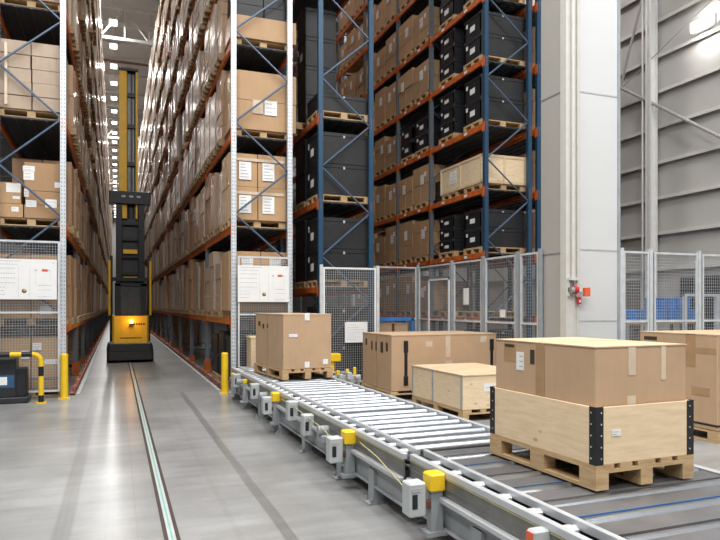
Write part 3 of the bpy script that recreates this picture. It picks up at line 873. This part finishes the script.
# ------------------------------------------------------------------ floor guide strip
t=thing('guide_strip','teal-cored guide strip set in the floor along the truck aisle','floor rail',(.385,-2,0))
MB().box(-.055,0,0,-.028,FAR-6,.010).build('strip_edge',M['rust'],t); MB().box(.028,0,0,.055,FAR-6,.010).build('strip_edge',M['rust'],t)
MB().box(-.028,0,0,.028,FAR-6,.006).build('strip_bed',M['alu'],t); MB().box(-.008,0,.006,.008,FAR-6,.008).build('strip_core',M['teal'],t)

# ------------------------------------------------------------------ very narrow aisle truck
TX,TY=.40,20.6
t=thing('turret_truck','yellow and black narrow-aisle truck with raised mast and lit amber beacon','truck',(TX,TY,0))
c=MB(); c.bbox(-.68,.1,.06,.66,2.6,.55,.06); c.bbox(-.64,.0,.30,.62,.4,.62,.05); c.build('chassis',M['charcoal'],t)
c=MB(); c.poly([(-.66,.12),(-.60,-.02),(.60,-.02),(.66,.12),(.66,.5),(-.66,.5)],'z',.09,.34); c.build('bumper',M['rubber'],t)
c=MB(); c.poly([(-.52,.10),(-.47,.03),(.47,.03),(.52,.10),(.52,.95),(-.52,.95)],'z',.58,1.42); c.build('engine_cover',M['truck_yellow'],t)
MB().box(-.30,.022,.74,.32,.034,.765).build('cover_slot',M['black_metal'],t)
l=MB()
for k in range(5): l.box(.08+.07*k,.024,1.14,.125+.07*k,.034,1.20)
build_each(l,'raised_lettering',M['rust'],t)
w=MB(); 
for xx in (-.6,.6): w.tube((xx-.08 if xx<0 else xx-.06,.45,.19),(xx+.06 if xx<0 else xx+.08,.45,.19),.19,20)
build_each(w,'wheel',M['rubber'],t,True)
cf=MB()
for xx in (-.45,.29): cf.box(xx,.10,1.42,xx+.17,.2,2.40)
for xx in (-.60,.52): cf.box(xx,.9,.6,xx+.09,1.0,3.3)
cf.box(-.45,.10,2.33,.46,.9,2.42); cf.box(-.6,.8,2.5,.6,.95,2.62); cf.build('cab_frame',M['black_metal'],t)
MB().box(-.28,.14,1.42,.29,.16,2.33).build('cab_window',M['glass_dark'],t)
s=MB(); s.bbox(-.14,.45,1.42,.20,.62,2.15,.08); s.bbox(-.10,.45,2.15,.16,.6,2.38,.06); s.build('operator_seat',M['charcoal'],t)
for xx in (-.64,.57): MB().bbox(xx,.75,1.42,xx+.07,1.5,3.15,.02).build('side_post',M['truck_yellow'],t)
mt=MB()
for xx in (-.42,.25): mt.bbox(xx,1.0,.4,xx+.19,1.24,4.95,.01); 
for z in (2.7,3.25,3.8,4.3): mt.box(-.3,1.05,z,.3,1.15,z+.09)
build_each(mt,'outer_mast',M['black_metal'],t)
MB().box(-.23,1.18,1.4,.25,1.22,4.95).build('mast_back_plate',M['charcoal'],t)
for z in (2.52,3.38): MB().box(-.2,.96,z,.22,.99,z+.13).build('mast_plate',M['truck_yellow'],t)
mc=MB(); mc.bbox(-.62,.95,4.95,.62,1.4,5.36,.02); mc.build('mast_crossbar',M['black_metal'],t)
l=MB()
for xx in (-.25,-.02,.2): l.box(xx,.94,5.16,xx+.12,.951,5.22)
build_each(l,'crossbar_slot',M['grey_print'],t)
MB().bbox(-.33,1.05,4.5,-.09,1.3,9.2,.01).build('inner_mast',M['truck_yellow'],t)
MB().bbox(.17,1.05,4.5,.235,1.3,9.2,.01).build('inner_mast',M['truck_yellow'],t)
ch=MB()
for xx in (-.05,.0,.10): ch.box(xx-.012,1.18,4.5,xx+.014,1.2,9.15)
build_each(ch,'lift_chain',M['alu_dark'],t)
MB().box(-.09,1.22,4.5,.17,1.26,9.2).build('mast_web',M['charcoal'],t)
MB().bbox(-.34,1.02,9.2,.24,1.34,9.3,.01).build('mast_head',M['black_metal'],t)
for z in (6.2,7.4,8.4): MB().box(-.09,1.1,z,.17,1.17,z+.12).build('mast_tie',M['black_metal'],t)
b=MB(); b.tube((.02,-.06,1.20),(.02,-.06,1.30),.045,14); b.build('beacon_lens',M['beacon'],t,True)
MB().tube((.02,-.06,1.15),(.02,-.06,1.20),.055,14).box(-.02,-.06,1.15,.06,.04,1.18).build('beacon_base',M['black_metal'],t)

# ------------------------------------------------------------------ conveyors
CT=.59     # carrying height
def conveyor(name,label,y0,y1,xl,xr,rollers,feet,near=False):
    t=thing(name,label,'conveyor',(0,0,0),0)
    # roller side rails
    ww=.05 if near else .035
    MB().bbox(xl-ww,y0,CT-.05,xl,y1,CT+.002,.004).build('side_rail',M['alu'],t)
    MB().box(xl-.115,y0,CT-.11,xl-.036,y1,CT-.082).build('shaft_channel',M['black_metal'],t)
    q=MB(); q.bbox(xr,y0,CT-.12,xr+.05,y1,CT+.002,.004); q.bbox(xr+.05,y0,CT-.14,xr+.14,y1,CT-.03,.004); q.build('side_rail',M['alu'],t)
    MB().bbox(xl-.155,y0,CT-.07,xl-.112,y1,CT-.022,.004).build('outer_rail',M['alu'],t)
    d=MB(); d.box(xl-.15,y0,.385,xl-.135,y1,CT-.07); d.box(xl-.155,y0,.44,xl-.15,y1,.452); d.box(xl-.155,y0,.40,xl-.15,y1,.408); d.build('cable_duct',M['alu_dark'],t)
    MB().box(xl-.1565,y0,CT-.078,xl-.15,y1,CT-.0725).build('yellow_line',M['dull_yellow'],t)
    MB().bbox(xl-.19,y0,.345,xl-.14,y1,.385,.006).build('lower_rail',M['alu'],t)
    # C-channel base beams on both sides
    for xo,s in ((xl-.115,-1),(xr+.06,1)):
        MB().poly([(xo,.145),(xo+s*.04,.145),(xo+s*.04,.16),(xo+s*.012,.16),(xo+s*.012,.31),(xo+s*.04,.31),(xo+s*.04,.325),(xo,.325)][::s],'y',y0,y1).build('base_beam',M['grey_paint'],t)
    for fy in feet:
        f=MB()
        f.box(xl-.21,fy-.07,0,xl-.02,fy+.07,.014); f.box(xl-.16,fy-.06,.014,xl-.075,fy+.06,.30); f.box(xl-.11,fy-.05,.014,xl-.055,fy+.05,.5); f.poly([(xl-.19,.014),(xl-.06,.014),(xl-.06,.10),(xl-.12,.10),(xl-.19,.03)],'y',fy-.05,fy-.042)
        f.tube((xl-.18,fy-.06,.01),(xl-.18,fy-.06,.05),.012,6); f.tube((xl-.18,fy+.06,.01),(xl-.18,fy+.06,.05),.012,6)
        f.build('foot',M['grey_paint'],t)
        f=MB(); f.box(xr,fy-.09,0,xr+.2,fy+.09,.014); f.box(xr+.07,fy-.05,.014,xr+.125,fy+.05,CT-.12); f.build('foot',M['grey_paint'],t)
        MB().box(xl-.09,fy-.04,.2,xr+.05,fy+.04,.27).build('cross_member',M['grey_paint'],t)
    rr=.055
    rm=MB(); rm.tube((xl+.012,0,0),(xr-.012,0,0),rr,24); rmesh=rm.mesh('roller',M['roller'],True)
    for ry in rollers:
        ob('roller',rmesh,t,(0,ry,CT-rr))
    bbs=[]
    for ry in rollers:
        bb=MB(); bbs.append(bb); q0=.042
        bb.bbox(xl-.105,ry-q0,CT-.08,xl-.045,ry+q0,CT-.032,.006); bb.tube((xl-.11,ry,CT-.045),(xl-.036,ry,CT-.045),.02,8)
    [b_.build('bearing_block',M['alu'],t) for b_ in bbs]
    MB().box(xl,y0,CT-.20,xr,y1,CT-.19).build('under_tray',M['bed'],t)
    return t
rol=[]; y=4.72
for n in (8,6,6,7,5):
    for k in range(n): rol.append(y); y+=.235
    y+=.10
rol=[r for r in rol if r<12.0]
cv=conveyor('roller_conveyor','galvanised roller conveyor carrying the single large carton',4.56,12.1,2.245,3.225,rol,[5.2,6.05,7.3,8.5,9.7,10.7,11.8])
NR=[1.62,1.92,2.2,2.46,2.76,3.06,3.36,3.66,3.96,4.26]
near=conveyor('transfer_conveyor','wide transfer conveyor under the plywood collar crate',1.2,4.53,2.29,3.80,NR,[1.9,3.55])
bp=MB(); be=MB()
for qi,ry in enumerate(NR):
    bp.box(2.30,ry+.07,CT-.05,3.79,ry+.235,CT-.012)
    if qi%2==0: be.box(2.30,ry+.064,CT-.05,3.79,ry+.0685,CT-.011)
build_each(bp,'bed_plate',M['bed'],near); build_each(be,'edge_strip',M['blue_edge'],near)
def sensor(parent,y,x=2.07,box=True,s=1.0,cap=True,dxb=-.13,zb=.26):
    if cap:
        MB().bbox(x-.06*s,y-.065*s,.43,x+.06*s,y+.065*s,.43+.125*s,.012).build('sensor_cover',M['yellow'],parent)
        MB().box(x-.04,y-.035,.12,x+.05,y+.035,.43).box(x-.08,y-.06,.12,x+.08,y+.06,.15).build('sensor_bracket',M['grey_paint'],parent)
        MB().bbox(x-.075,y-.03,.31,x-.03,y+.03,.37,.008).build('sensor_head',M['rust_pipe'],parent)
    if box:
        xb=x+dxb
        b=MB(); b.bbox(xb-.065,y-.03,zb,xb+.065,y+.10,zb+.235,.01); b.box(xb+.06,y,zb+.05,xb+.12,y+.07,zb+.2); o=b.build('motor_box',M['light_grey'],parent)
        f=MB(); f.box(xb-.045,y-.033,zb+.06,xb-.005,y-.029,zb+.16); f.build('box_recess',M['charcoal'],o)
        f=MB(); f.box(xb-.05,y-.034,zb+.175,xb+.02,y-.029,zb+.20); f.build('sticker',M['kerb'],o)
sensor(near,4.02,2.08,dxb=-.14); sensor(cv,5.66,2.05); sensor(cv,8.5,2.05,dxb=-.11)
for yy,zb in ((6.9,.27),(9.7,.3),(11.2,.3),(7.55,.33)): sensor(cv,yy,2.05,True,1,False,-.02,zb)
for yy in (10.6,11.7): sensor(cv,yy,2.05,False,.6,True)
o=MB().bbox(2.04,2.83,.40,2.15,2.90,.53,.01).build('photo_eye',M['light_grey'],near)
MB().box(2.034,2.838,.44,2.04,2.892,.52).build('lens',M['orange_red'],o)
cab=MB(); cab.path([(2.06,8.2,.5),(2.04,7.4,.49),(2.0,6.3,.46),(2.02,5.8,.36)],.005,6); cab.path([(2.06,5.4,.49),(2.02,4.9,.47),(2.02,4.4,.36)],.005,6); build_each(cab,'yellow_cable',M['dull_yellow'],cv)
mo=MB(); mo.bbox(2.0,6.3,.3,2.06,6.5,.38,.01); mo.tube((1.98,6.4,.42),(2.1,6.4,.42),.05,12); mo.tube((1.98,9.2,.42),(2.1,9.2,.42),.05,12); mo.tube((1.98,11.0,.42),(2.1,11.0,.42),.05,12); build_each(mo,'drive_motor',M['grey_paint'],cv)
piv=Matrix.Translation((2.7,4.5,0))@Matrix.Rotation(R(.55),4,'Z')@Matrix.Translation((-2.7,-4.5,0))
for o in (cv,near): o.matrix_world=piv

# branch conveyor and machinery in the back corner
t=thing('chain_conveyor','low chain conveyor with yellow drives behind the large carton','conveyor',(3.92,11.15,0))
MB().bbox(-.30,0,.30,.34,.06,.44,.005).build('side_rail',M['alu'],t); MB().bbox(-.30,.6,.30,.34,.66,.44,.005).build('side_rail',M['alu'],t)
r_=MB()
for k in range(4): r_.tube((-.22+.16*k,.06,.41),(-.22+.16*k,.6,.41),.04,12)
build_each(r_,'roller',M['roller'],t,True)
l=MB()
for xx in (-.28,.26):
    for yy in (.0,.6): l.box(xx,yy,0,xx+.06,yy+.06,.31)
build_each(l,'leg',M['grey_paint'],t)
m_=MB()
for k in range(4): m_.bbox(-.28+.16*k,-.10,.36+.02*(k%2),-.19+.16*k,0,.44+.03*(k%3),.012)
build_each(m_,'drive_box',M['light_grey'],t)
y_=MB(); y_.bbox(.05,.0,.44,.11,.06,.55,.01); y_.bbox(.2,.0,.44,.25,.06,.58,.01); y_.bbox(-.14,.0,.44,-.07,.06,.53,.01); build_each(y_,'drive_cover',M['yellow'],t)
t=thing('yellow_stop_post','short yellow T-shaped stop post behind the single carton','post',(3.93,12.05,0))
MB().box(-.09,-.06,0,.09,.06,.62).build('post',M['yellow'],t); MB().bbox(-.14,-.1,.62,.22,.1,.78,.015).build('head',M['yellow'],t)

# ------------------------------------------------------------------ boxes on the conveyor and floor
def wooden_pallet(label,L,W,loc,rz,H=.15,lx=True):
    me=pallet_mb(W,L,H).mesh('wooden_pallet',M['pallet_wood']); o=ob('wooden_pallet',me,None,loc,rz+math.pi/2); return tag(o,label,'pallet','wooden pallets on conveyor and floor')
def corner_to_center(cx,cy,W,L,rz):
    c,s=math.cos(rz),math.sin(rz); return cx+W/2*c-L/2*s, cy+W/2*s+L/2*c
def carton_mb(W,L,H,z0=0,b=.008):
    m=MB(); m.bbox(-W/2,-L/2,z0,W/2,L/2,z0+H,b); return m
# single carton on the conveyor
rz=R(6); W,L=.84,1.42; cx,cy=corner_to_center(2.355,9.5,W,L,rz)
wooden_pallet('wooden pallet under the single carton on the roller conveyor',W,L,(cx,cy,CT+.004),rz)
t=thing('cardboard_carton','large square brown carton alone on the roller conveyor','carton',(cx,cy,CT+.156),rz)
carton_mb(.80,1.38,.845).build('carton_body',M['carton'],t)
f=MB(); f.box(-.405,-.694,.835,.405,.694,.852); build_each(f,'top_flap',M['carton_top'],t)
l=MB(); l.box(-.1+.05-.0,-.696,.75,-.0+.03,-.69,.865); l.box(-.05,-.696,.02,.03,-.69,.11); l.box(.26,-.696,.06,.34,-.69,.14); build_each(l,'tape_patch',M['label'],t)
add_label(t,-.24,-.692,.52,.14,.045,lines=1)
v=MB(); v.box(-.404,.22,.60,-.40,.30,.68); v.box(-.404,.42,.64,-.40,.52,.72); v.box(-.404,.02,.62,-.40,.08,.68); build_each(v,'hand_hole',M['hole'],t)
s=MB(); s.box(-.403,.05,.0,-.40,.07,.84); s.build('flap_seam',M['tape'],t)

# plywood collar crate with carton, on the transfer conveyor
rz=R(2.0); W,L=.825,1.12; cx,cy=corner_to_center(2.722,3.123,W,L,rz)
wooden_pallet('wooden pallet under the plywood collar on the transfer conveyor',W,L,(cx,cy,CT+.004),rz,.152)
t=thing('collar_crate','pale plywood pallet collar with black corner hinges on the transfer conveyor','crate',(cx,cy,CT+.157),rz)
w2,l2=W/2-.004,L/2-.004; h=.352
c=MB(); c.bbox(-w2,-l2,0,w2,-l2+.02,h,.002); c.bbox(-w2,l2-.02,0,w2,l2,h,.002); c.bbox(-w2,-l2+.02,0,-w2+.02,l2-.02,h,.002); c.bbox(w2-.02,-l2+.02,0,w2,l2-.02,h,.002)
c.build('collar_board',M['crate_ply'],t)
MB().box(-w2+.02,-l2+.02,.10,w2-.02,l2-.02,.115).build('collar_floor',M['crate_ply'],t)
for sx in (-1,1):
    for sy in (-1,1):
        hb=MB(); x=sx*w2; y=sy*l2
        hb.box(min(x,x-sx*.055)-(.004 if sx<0 else 0),min(y,y+sy*.004),0,max(x,x-sx*.055)+(.004 if sx>0 else 0),max(y,y+sy*.004),h+.004)
        hb.box(min(x,x+sx*.004),min(y,y-sy*.055),0,max(x,x+sx*.004),max(y,y-sy*.055),h+.004)
        o=hb.build('corner_hinge',M['black_metal'],t)
        rv=MB()
        for z in (.04,.11,.18,.25,.32):
            rv.tube((x-sx*.035,y+sy*.003,z),(x-sx*.035,y+sy*.008,z),.006,8); rv.tube((x+sx*.003,y-sy*.035,z),(x+sx*.008,y-sy*.035,z),.006,8)
        build_each(rv,'rivet',M['chrome'],o)
add_label(t,-.25,-l2-.001,.19,.07,.04,lines=2)
t=thing('cardboard_carton','long brown carton standing inside the plywood collar crate','carton',(cx,cy,CT+.157+.116),rz)
w3,l3=.385,.525
carton_mb(w3*2,l3*2,.60,0,.006).build('carton_body',M['carton'],t)
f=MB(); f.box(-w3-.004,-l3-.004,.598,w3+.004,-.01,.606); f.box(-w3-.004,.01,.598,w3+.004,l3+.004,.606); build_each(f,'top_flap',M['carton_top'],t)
MB().box(-w3-.003,-.05,.24,-w3,.045,.603).build('paper_tape',M['tape'],t)
add_label(t,-w3,.22,.46,.085,.13,'x',lines=3)
v=MB(); v.box(-w3-.004,.29,.555,-w3,.40,.575); v.box(-w3-.003,.06,.45,-w3,.105,.55); build_each(v,'dark_stamp',M['hole'],t)
MB().box(-w3-.002,.275,.45,-w3,.415,.58).build('brown_patch',M['tape'],t)
tp=MB(); tp.box(-.12,-l3-.003,.42,-.06,-l3,.603); tp.box(.16,-l3-.003,.38,.2,-l3,.603); tp.box(-.13,-l3-.003,.236,-.06,-l3,.29); build_each(tp,'clear_tape',M['clear_tape'],t)

# huge carton on the floor
rz=0; W,L=2.25,1.5; cx,cy=corner_to_center(4.64,10.62,W,L,rz)
wooden_pallet('wide wooden pallet under the large hinge-strapped carton',W,L,(cx,cy,.001),rz,.16)
t=thing('cardboard_carton','wide brown carton with black hinge straps beyond the conveyor','carton',(cx,cy,.165),rz)
carton_mb(W-.04,L-.04,1.02,0,.01).build('carton_body',M['carton'],t)
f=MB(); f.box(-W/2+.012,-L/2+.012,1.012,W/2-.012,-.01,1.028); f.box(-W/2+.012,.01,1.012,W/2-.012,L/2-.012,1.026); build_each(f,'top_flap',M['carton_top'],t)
for xx in (-.82,1.0):
    s=MB(); s.bbox(xx-.03,-L/2+.008,.10,xx+.03,-L/2+.024,.92,.004); s.bbox(xx-.045,-L/2+.002,.70,xx+.045,-L/2+.024,.92,.01); s.bbox(xx-.045,-L/2+.002,.10,xx+.045,-L/2+.024,.28,.01); s.build('hinge_strap',M['black_metal'],t)
v=MB(); f=-W/2+.018
for y,z,a,b in ((.52,.78,.08,.13),(.22,.70,.07,.17),(-.0,.70,.07,.17),(-.28,.68,.12,.2),(-.52,.72,.09,.16)): v.box(f-.003,y-a/2,z,f+.001,y+a/2,z+b)
build_each(v,'hand_hole',M['hole'],t)
s=MB(); s.box(f-.002,-.04,0,f+.001,-.02,1.0); s.build('flap_seam',M['tape'],t)
c=MB(); 
for x,z,w,h in ((.05,.6,.1,.4),(.06,.45,.14,.08),(-.35,.80,.14,.1),(.82,.86,.14,.12)): c.box(x-w/2,-L/2+.0165,z,x+w/2,-L/2+.021,z+h)
build_each(c,'clear_tape',M['clear_tape'],t)

# lidded wooden crate on the floor
W,L=1.25,1.75; cx,cy=corner_to_center(4.80,8.32,W,L,0)
wooden_pallet('long wooden pallet under the lidded plywood crate',W,L,(cx,cy,.001),0,.17)
t=thing('wooden_crate','low lidded plywood crate with grey edge straps beyond the conveyor','crate',(cx,cy,.174))
c=MB(); c.bbox(-W/2,-L/2,0,W/2,L/2,.50,.004); c.build('crate_body',M['crate_ply'],t)
c=MB(); c.bbox(-W/2-.012,-L/2-.012,.50,W/2+.012,L/2+.012,.522,.003); c.build('lid',M['white_wood'],t)
for y in (-L/2+.05,.10,L/2-.03): MB().bbox(-W/2-.008,y-.022,0,-W/2+.002,y+.022,.50,.002).build('edge_strap',M['fence_dark'],t)
add_label(t,-.12,-L/2-.002,.32,.3,.12,lines=1)

# tall carton at the frame edge
W,L=1.6,1.27; cx,cy=corner_to_center(7.0,5.87,W,L,0)
wooden_pallet('wooden pallet under the tall taped carton by the mesh fence',W,L,(cx,cy,.001),0,.15)
t=thing('cardboard_carton','tall brown carton with parcel tape and black strap, cut by the frame edge','carton',(cx,cy,.155))
carton_mb(W,L,1.2,0,.01).build('carton_body',M['carton'],t)
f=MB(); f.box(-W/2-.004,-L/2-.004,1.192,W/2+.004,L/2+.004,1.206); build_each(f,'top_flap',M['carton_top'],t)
f=-W/2
p=MB(); p.box(f-.003,-L/2+.02,.96,f,.12,1.03); p.box(f-.004,-.22-.09,.78,f-.001,-.22+.06,1.2); p.box(f-.004,-.52,.42,f-.001,-.25,.52); build_each(p,'paper_tape',M['tape'],t)
MB().box(f-.003,.32,1.09,f,.55,1.14).build('dark_stamp',M['hole'],t)
s=MB(); s.box(f-.006,-L/2-.006,.05,f,L/2+.006,.075); s.box(f,-L/2-.006,.05,W/2,-L/2,.075); s.build('strap',M['black_plastic'],t)

# pale upright box by the rack foot, behind the conveyor start
p=wooden_pallet('small wooden pallet behind the conveyor start at the rack foot',.5,.45,(2.62,12.48,.36),0,.14)
t=thing('pale_box','small pale wooden box behind the conveyor start','box',(2.62,12.48,.504))
p.location=(2.62,12.48,.36)
MB().bbox(-.2,-.2,0,.2,.2,.62,.006).build('box_body',M['white_wood'],t); MB().box(-.22,-.21,.60,.22,.21,.625).build('lid',M['crate_ply'],t)
st=thing('low_stand','low grey steel stand under the small pale box','stand',(2.62,12.48,0))
s=MB(); s.box(-.25,-.2,.32,.25,.2,.358); s.build('stand_top',M['grey_paint'],st)
for a in (-.22,.22):
    for c in (-.17,.17): MB().box(a-.025,c-.025,0,a+.025,c+.025,.32).build('leg',M['grey_paint'],st)

# blue cart with two cartons
BX,BY=5.45,13.4
t=thing('blue_cart','blue framed cart holding two cartons behind the wide carton','cart',(BX,BY,0))
fr=MB()
for x in (0,.94):
    for y in (0,.5): fr.box(x-.03,y-.03,.12,x+.03,y+.03,1.44)
for y in (0,.5): fr.box(-.03,y-.03,1.38,.97,y+.03,1.46)
for x in (0,.94): fr.box(x-.03,0,1.38,x+.03,.5,1.46)
fr.build('frame',M['blue_box'],t); MB().box(-.03,-.03,.70,.97,.53,.74).build('shelf',M['blue_box'],t); MB().box(-.03,-.03,.2,.97,.53,.24).build('shelf',M['blue_box'],t)
MB().box(-.03,.0,.74,.0,.5,1.38).build('side_sheet',M['blue_box'],t)
wl=MB()
for x in (.05,.89):
    for y in (.03,.47): wl.tube((x-.02,y,.06),(x+.02,y,.06),.06,12)
build_each(wl,'caster',M['rubber'],t)
for k,x in enumerate((.28,.68)):
    o=MB().bbox(-.17,-.2,0,.17,.2,.58,.006).build('cardboard_carton',M['carton']); o.location=(BX+x,BY+.24,.742); tag(o,('small carton nearer the mesh panel on the blue cart','small carton nearer the long fence on the blue cart')[k],'carton','cartons on the blue cart')

# ------------------------------------------------------------------ pipe, valve and call points on the pillar column
t=thing('riser_pipe','pale riser pipe down the pillar corner with a red valve','pipe',(7.135,PY0-.07,.13))
MB().tube((0,0,1.98),(0,0,21.4),.032,12).build('pipe',M['cream'],t,True)
MB().box(-.10,-.05,2.02,.09,.05,2.06).box(-.09,.0,1.75,-.07,.05,2.04).box(.07,.0,1.75,.09,.05,2.04).build('valve_bracket',M['cream'],t)
MB().tube((-.02,-.03,1.86),(.05,-.03,1.86),.065,14).build('valve_body',M['red'],t,True)
MB().tube((-.09,-.03,1.86),(-.02,-.03,1.86),.055,14).tube((0,-.01,1.8),(0,-.01,2.02),.03,10).build('gauge',M['chrome'],t,True)
t=thing('call_point','small red fire call point low on the pillar column','call point',(7.235,PY0-.08,1.75))
MB().bbox(-.03,-.03,0,.04,.02,.12,.006).build('housing',M['red'],t); MB().box(-.012,-.034,.03,.022,-.03,.07).build('push_glass',M['label'],t)
t=thing('alarm_box','orange-red square alarm box on a bracket beside the riser pipe','alarm',(7.27,PY0-.16,1.88))
MB().bbox(-.0,-.05,-.0,.11,.03,.15,.01).build('housing',M['orange_red'],t); MB().box(-.055,.0,.05,.0,.03,.08).box(.03,.03,.05,.07,.16,.08).build('bracket',M['fence_dark'],t)

# ------------------------------------------------------------------ blue crates etc. behind the right fence
gB='blue crates behind the mesh fence'
t=thing('pallet_shelf','low grey-brown shelf with wooden deck behind the fence','shelf',(10.8,11.4,0))
s=MB(); s.box(0,0,1.30,2.3,.9,1.36); s.build('deck',M['pallet_wood'],t)
s=MB(); s.box(0,0,.6,2.3,.9,.64); s.build('lower_deck',M['grey_paint'],t)
for x in (.03,2.27):
    for y in (.03,.87): MB().box(x-.03,y-.03,0,x+.03,y+.03,1.3).build('leg',M['grey_paint'],t)
pos=[(.28,0,'blue crate at the pillar-side end of the fenced shelf'),(.72,0,'blue crate second from the pillar on the fenced shelf'),(1.18,0,'blue crate in the middle of the fenced shelf, lower layer'),(1.64,0,'blue crate fourth from the pillar on the fenced shelf'),(2.087,0,'blue crate at the shutter-side end of the fenced shelf'),(1.45,1,'blue crate on the upper layer nearest the pillar'),(1.9,1,'blue crate on the upper layer nearest the shutter')]
cm=MB(); cm.bbox(-.2,-.3,0,.2,.3,.27,.015); cm.bbox(-.212,-.312,.23,.212,.312,.28,.008); cm.box(-.205,-.306,.1,.205,.306,.12)
cmesh=cm.mesh('blue_crate',M['blue_box'])
for x,k,lab in pos:
    o=ob('blue_crate',cmesh,None,(10.8+x,11.4+.45,1.362+k*.281)); tag(o,lab,'crate',gB)
o=ob('blue_crate',cmesh,None,(10.8+1.85,11.4+.3,.642)); tag(o,'blue crate alone on the lower deck of the fenced shelf','crate',gB)
t=thing('steel_cage','grey tubular steel cage behind the fence below the shutter','cage',(12.1,11.0,0))
for x in (0,.5,1.0,1.5): MB().box(x-.04,-.04,0,x+.04,.04,2.0).build('upright',M['fence_frame'],t)
s=MB(); s.box(-.04,-.03,1.94,1.54,.03,2.0); s.box(-.04,-.03,1.0,1.54,.03,1.05); s.box(-.04,-.03,.1,1.54,.03,.15); s.build('cross_rail',M['fence_frame'],t)

# ------------------------------------------------------------------ lamps
lm_f=MB().bbox(-.48,-.25,0,.48,.25,.09,.01).mesh('lamp_housing',M['white_steel']); lm_d=MB().box(-.45,-.22,-.02,.45,.22,0).mesh('diffuser',M['lamp'])
ly=28.0; k=0
while ly<FAR-4:
    k+=1
    t=thing('ceiling_light','bright LED lamp over the truck aisle, %s from its mouth'%ordinal(k),'lamp',(-.2,ly,19.9),math.pi/2,'LED lamps over the truck aisle')
    ob('lamp_housing',lm_f,t); ob('diffuser',lm_d,t)
    MB().tube((-.4,0,.09),(-.4,0,1.75),.012,5).tube((.4,0,.09),(.4,0,1.75),.012,5).build('hanger',M['white_steel'],t)
    ly+=4.0
t=thing('wall_floodlight','bright floodlight glaring on the girt wall','lamp',(WX-.22,12.1,8.9))
MB().bbox(-.08,-.35,-.14,.06,.35,.14,.02).build('lamp_housing',M['white_steel'],t); MB().box(-.1,-.33,-.13,-.08,.33,.13).build('diffuser',M['lamp'],t)
MB().box(.06,-.04,-.04,.2,.04,.04).build('bracket',M['girt'],t)

def area(loc,sx,sy,e,col=(1,.985,.965),rot=(0,0,0),spread=None):
    l=bpy.data.lights.new('lamp','AREA'); l.shape='RECTANGLE'; l.size=sx; l.size_y=sy; l.energy=e; l.color=col
    if spread: l.spread=spread
    o=bpy.data.objects.new('lamp',l); COL.objects.link(o); o.location=loc; o.rotation_euler=rot; return o
# lamps of the truck aisle (mostly under the fixtures), of the second aisle and of the open hall
y=12  # nearest ones have no fixture, added in front to light the mast
while y<FAR-4:
    area((-.2 if y>27 else .5,y,19.75),.5,1.2,1000); y+=8
for y in (15,21,29): area((6.4,y,19.0),.8,1.6,500)
for x in (-6,-1,4,9):
    for y in (-8,-1,6):
        area((x,y,13.5),1.6,1.6,1150)
area((9.6,13.5,15),2,2,1000); area((9.6,22,15),2,2,1000)
area((WX-.4,12.1,8.9),.6,.25,60,rot=(0,R(-70),0))
# amber beacon light
l=bpy.data.lights.new('beacon_light','POINT'); l.energy=9; l.color=(1,.5,.08); l.shadow_soft_size=.06
o=bpy.data.objects.new('beacon_light',l); COL.objects.link(o); o.location=(TX+.02,TY-.2,1.25)

w=bpy.data.worlds.new('hall_light'); SC.world=w; w.use_nodes=True
bg=w.node_tree.nodes['Background']; bg.inputs[0].default_value=(.88,.94,1,1); bg.inputs[1].default_value=.25

# ------------------------------------------------------------------ camera
cam=bpy.data.cameras.new('camera'); cam.sensor_width=36; cam.lens=32; cam.shift_y=.05; cam.clip_end=400
co=bpy.data.objects.new('camera',cam); COL.objects.link(co); co.location=EPOS; co.rotation_euler=(R(90),0,-TH)
SC.camera=co
SC.view_settings.view_transform='Standard'; SC.view_settings.look='None'; SC.view_settings.gamma=1
SC.view_settings.use_curve_mapping=False; SC.view_settings.exposure=-1.05
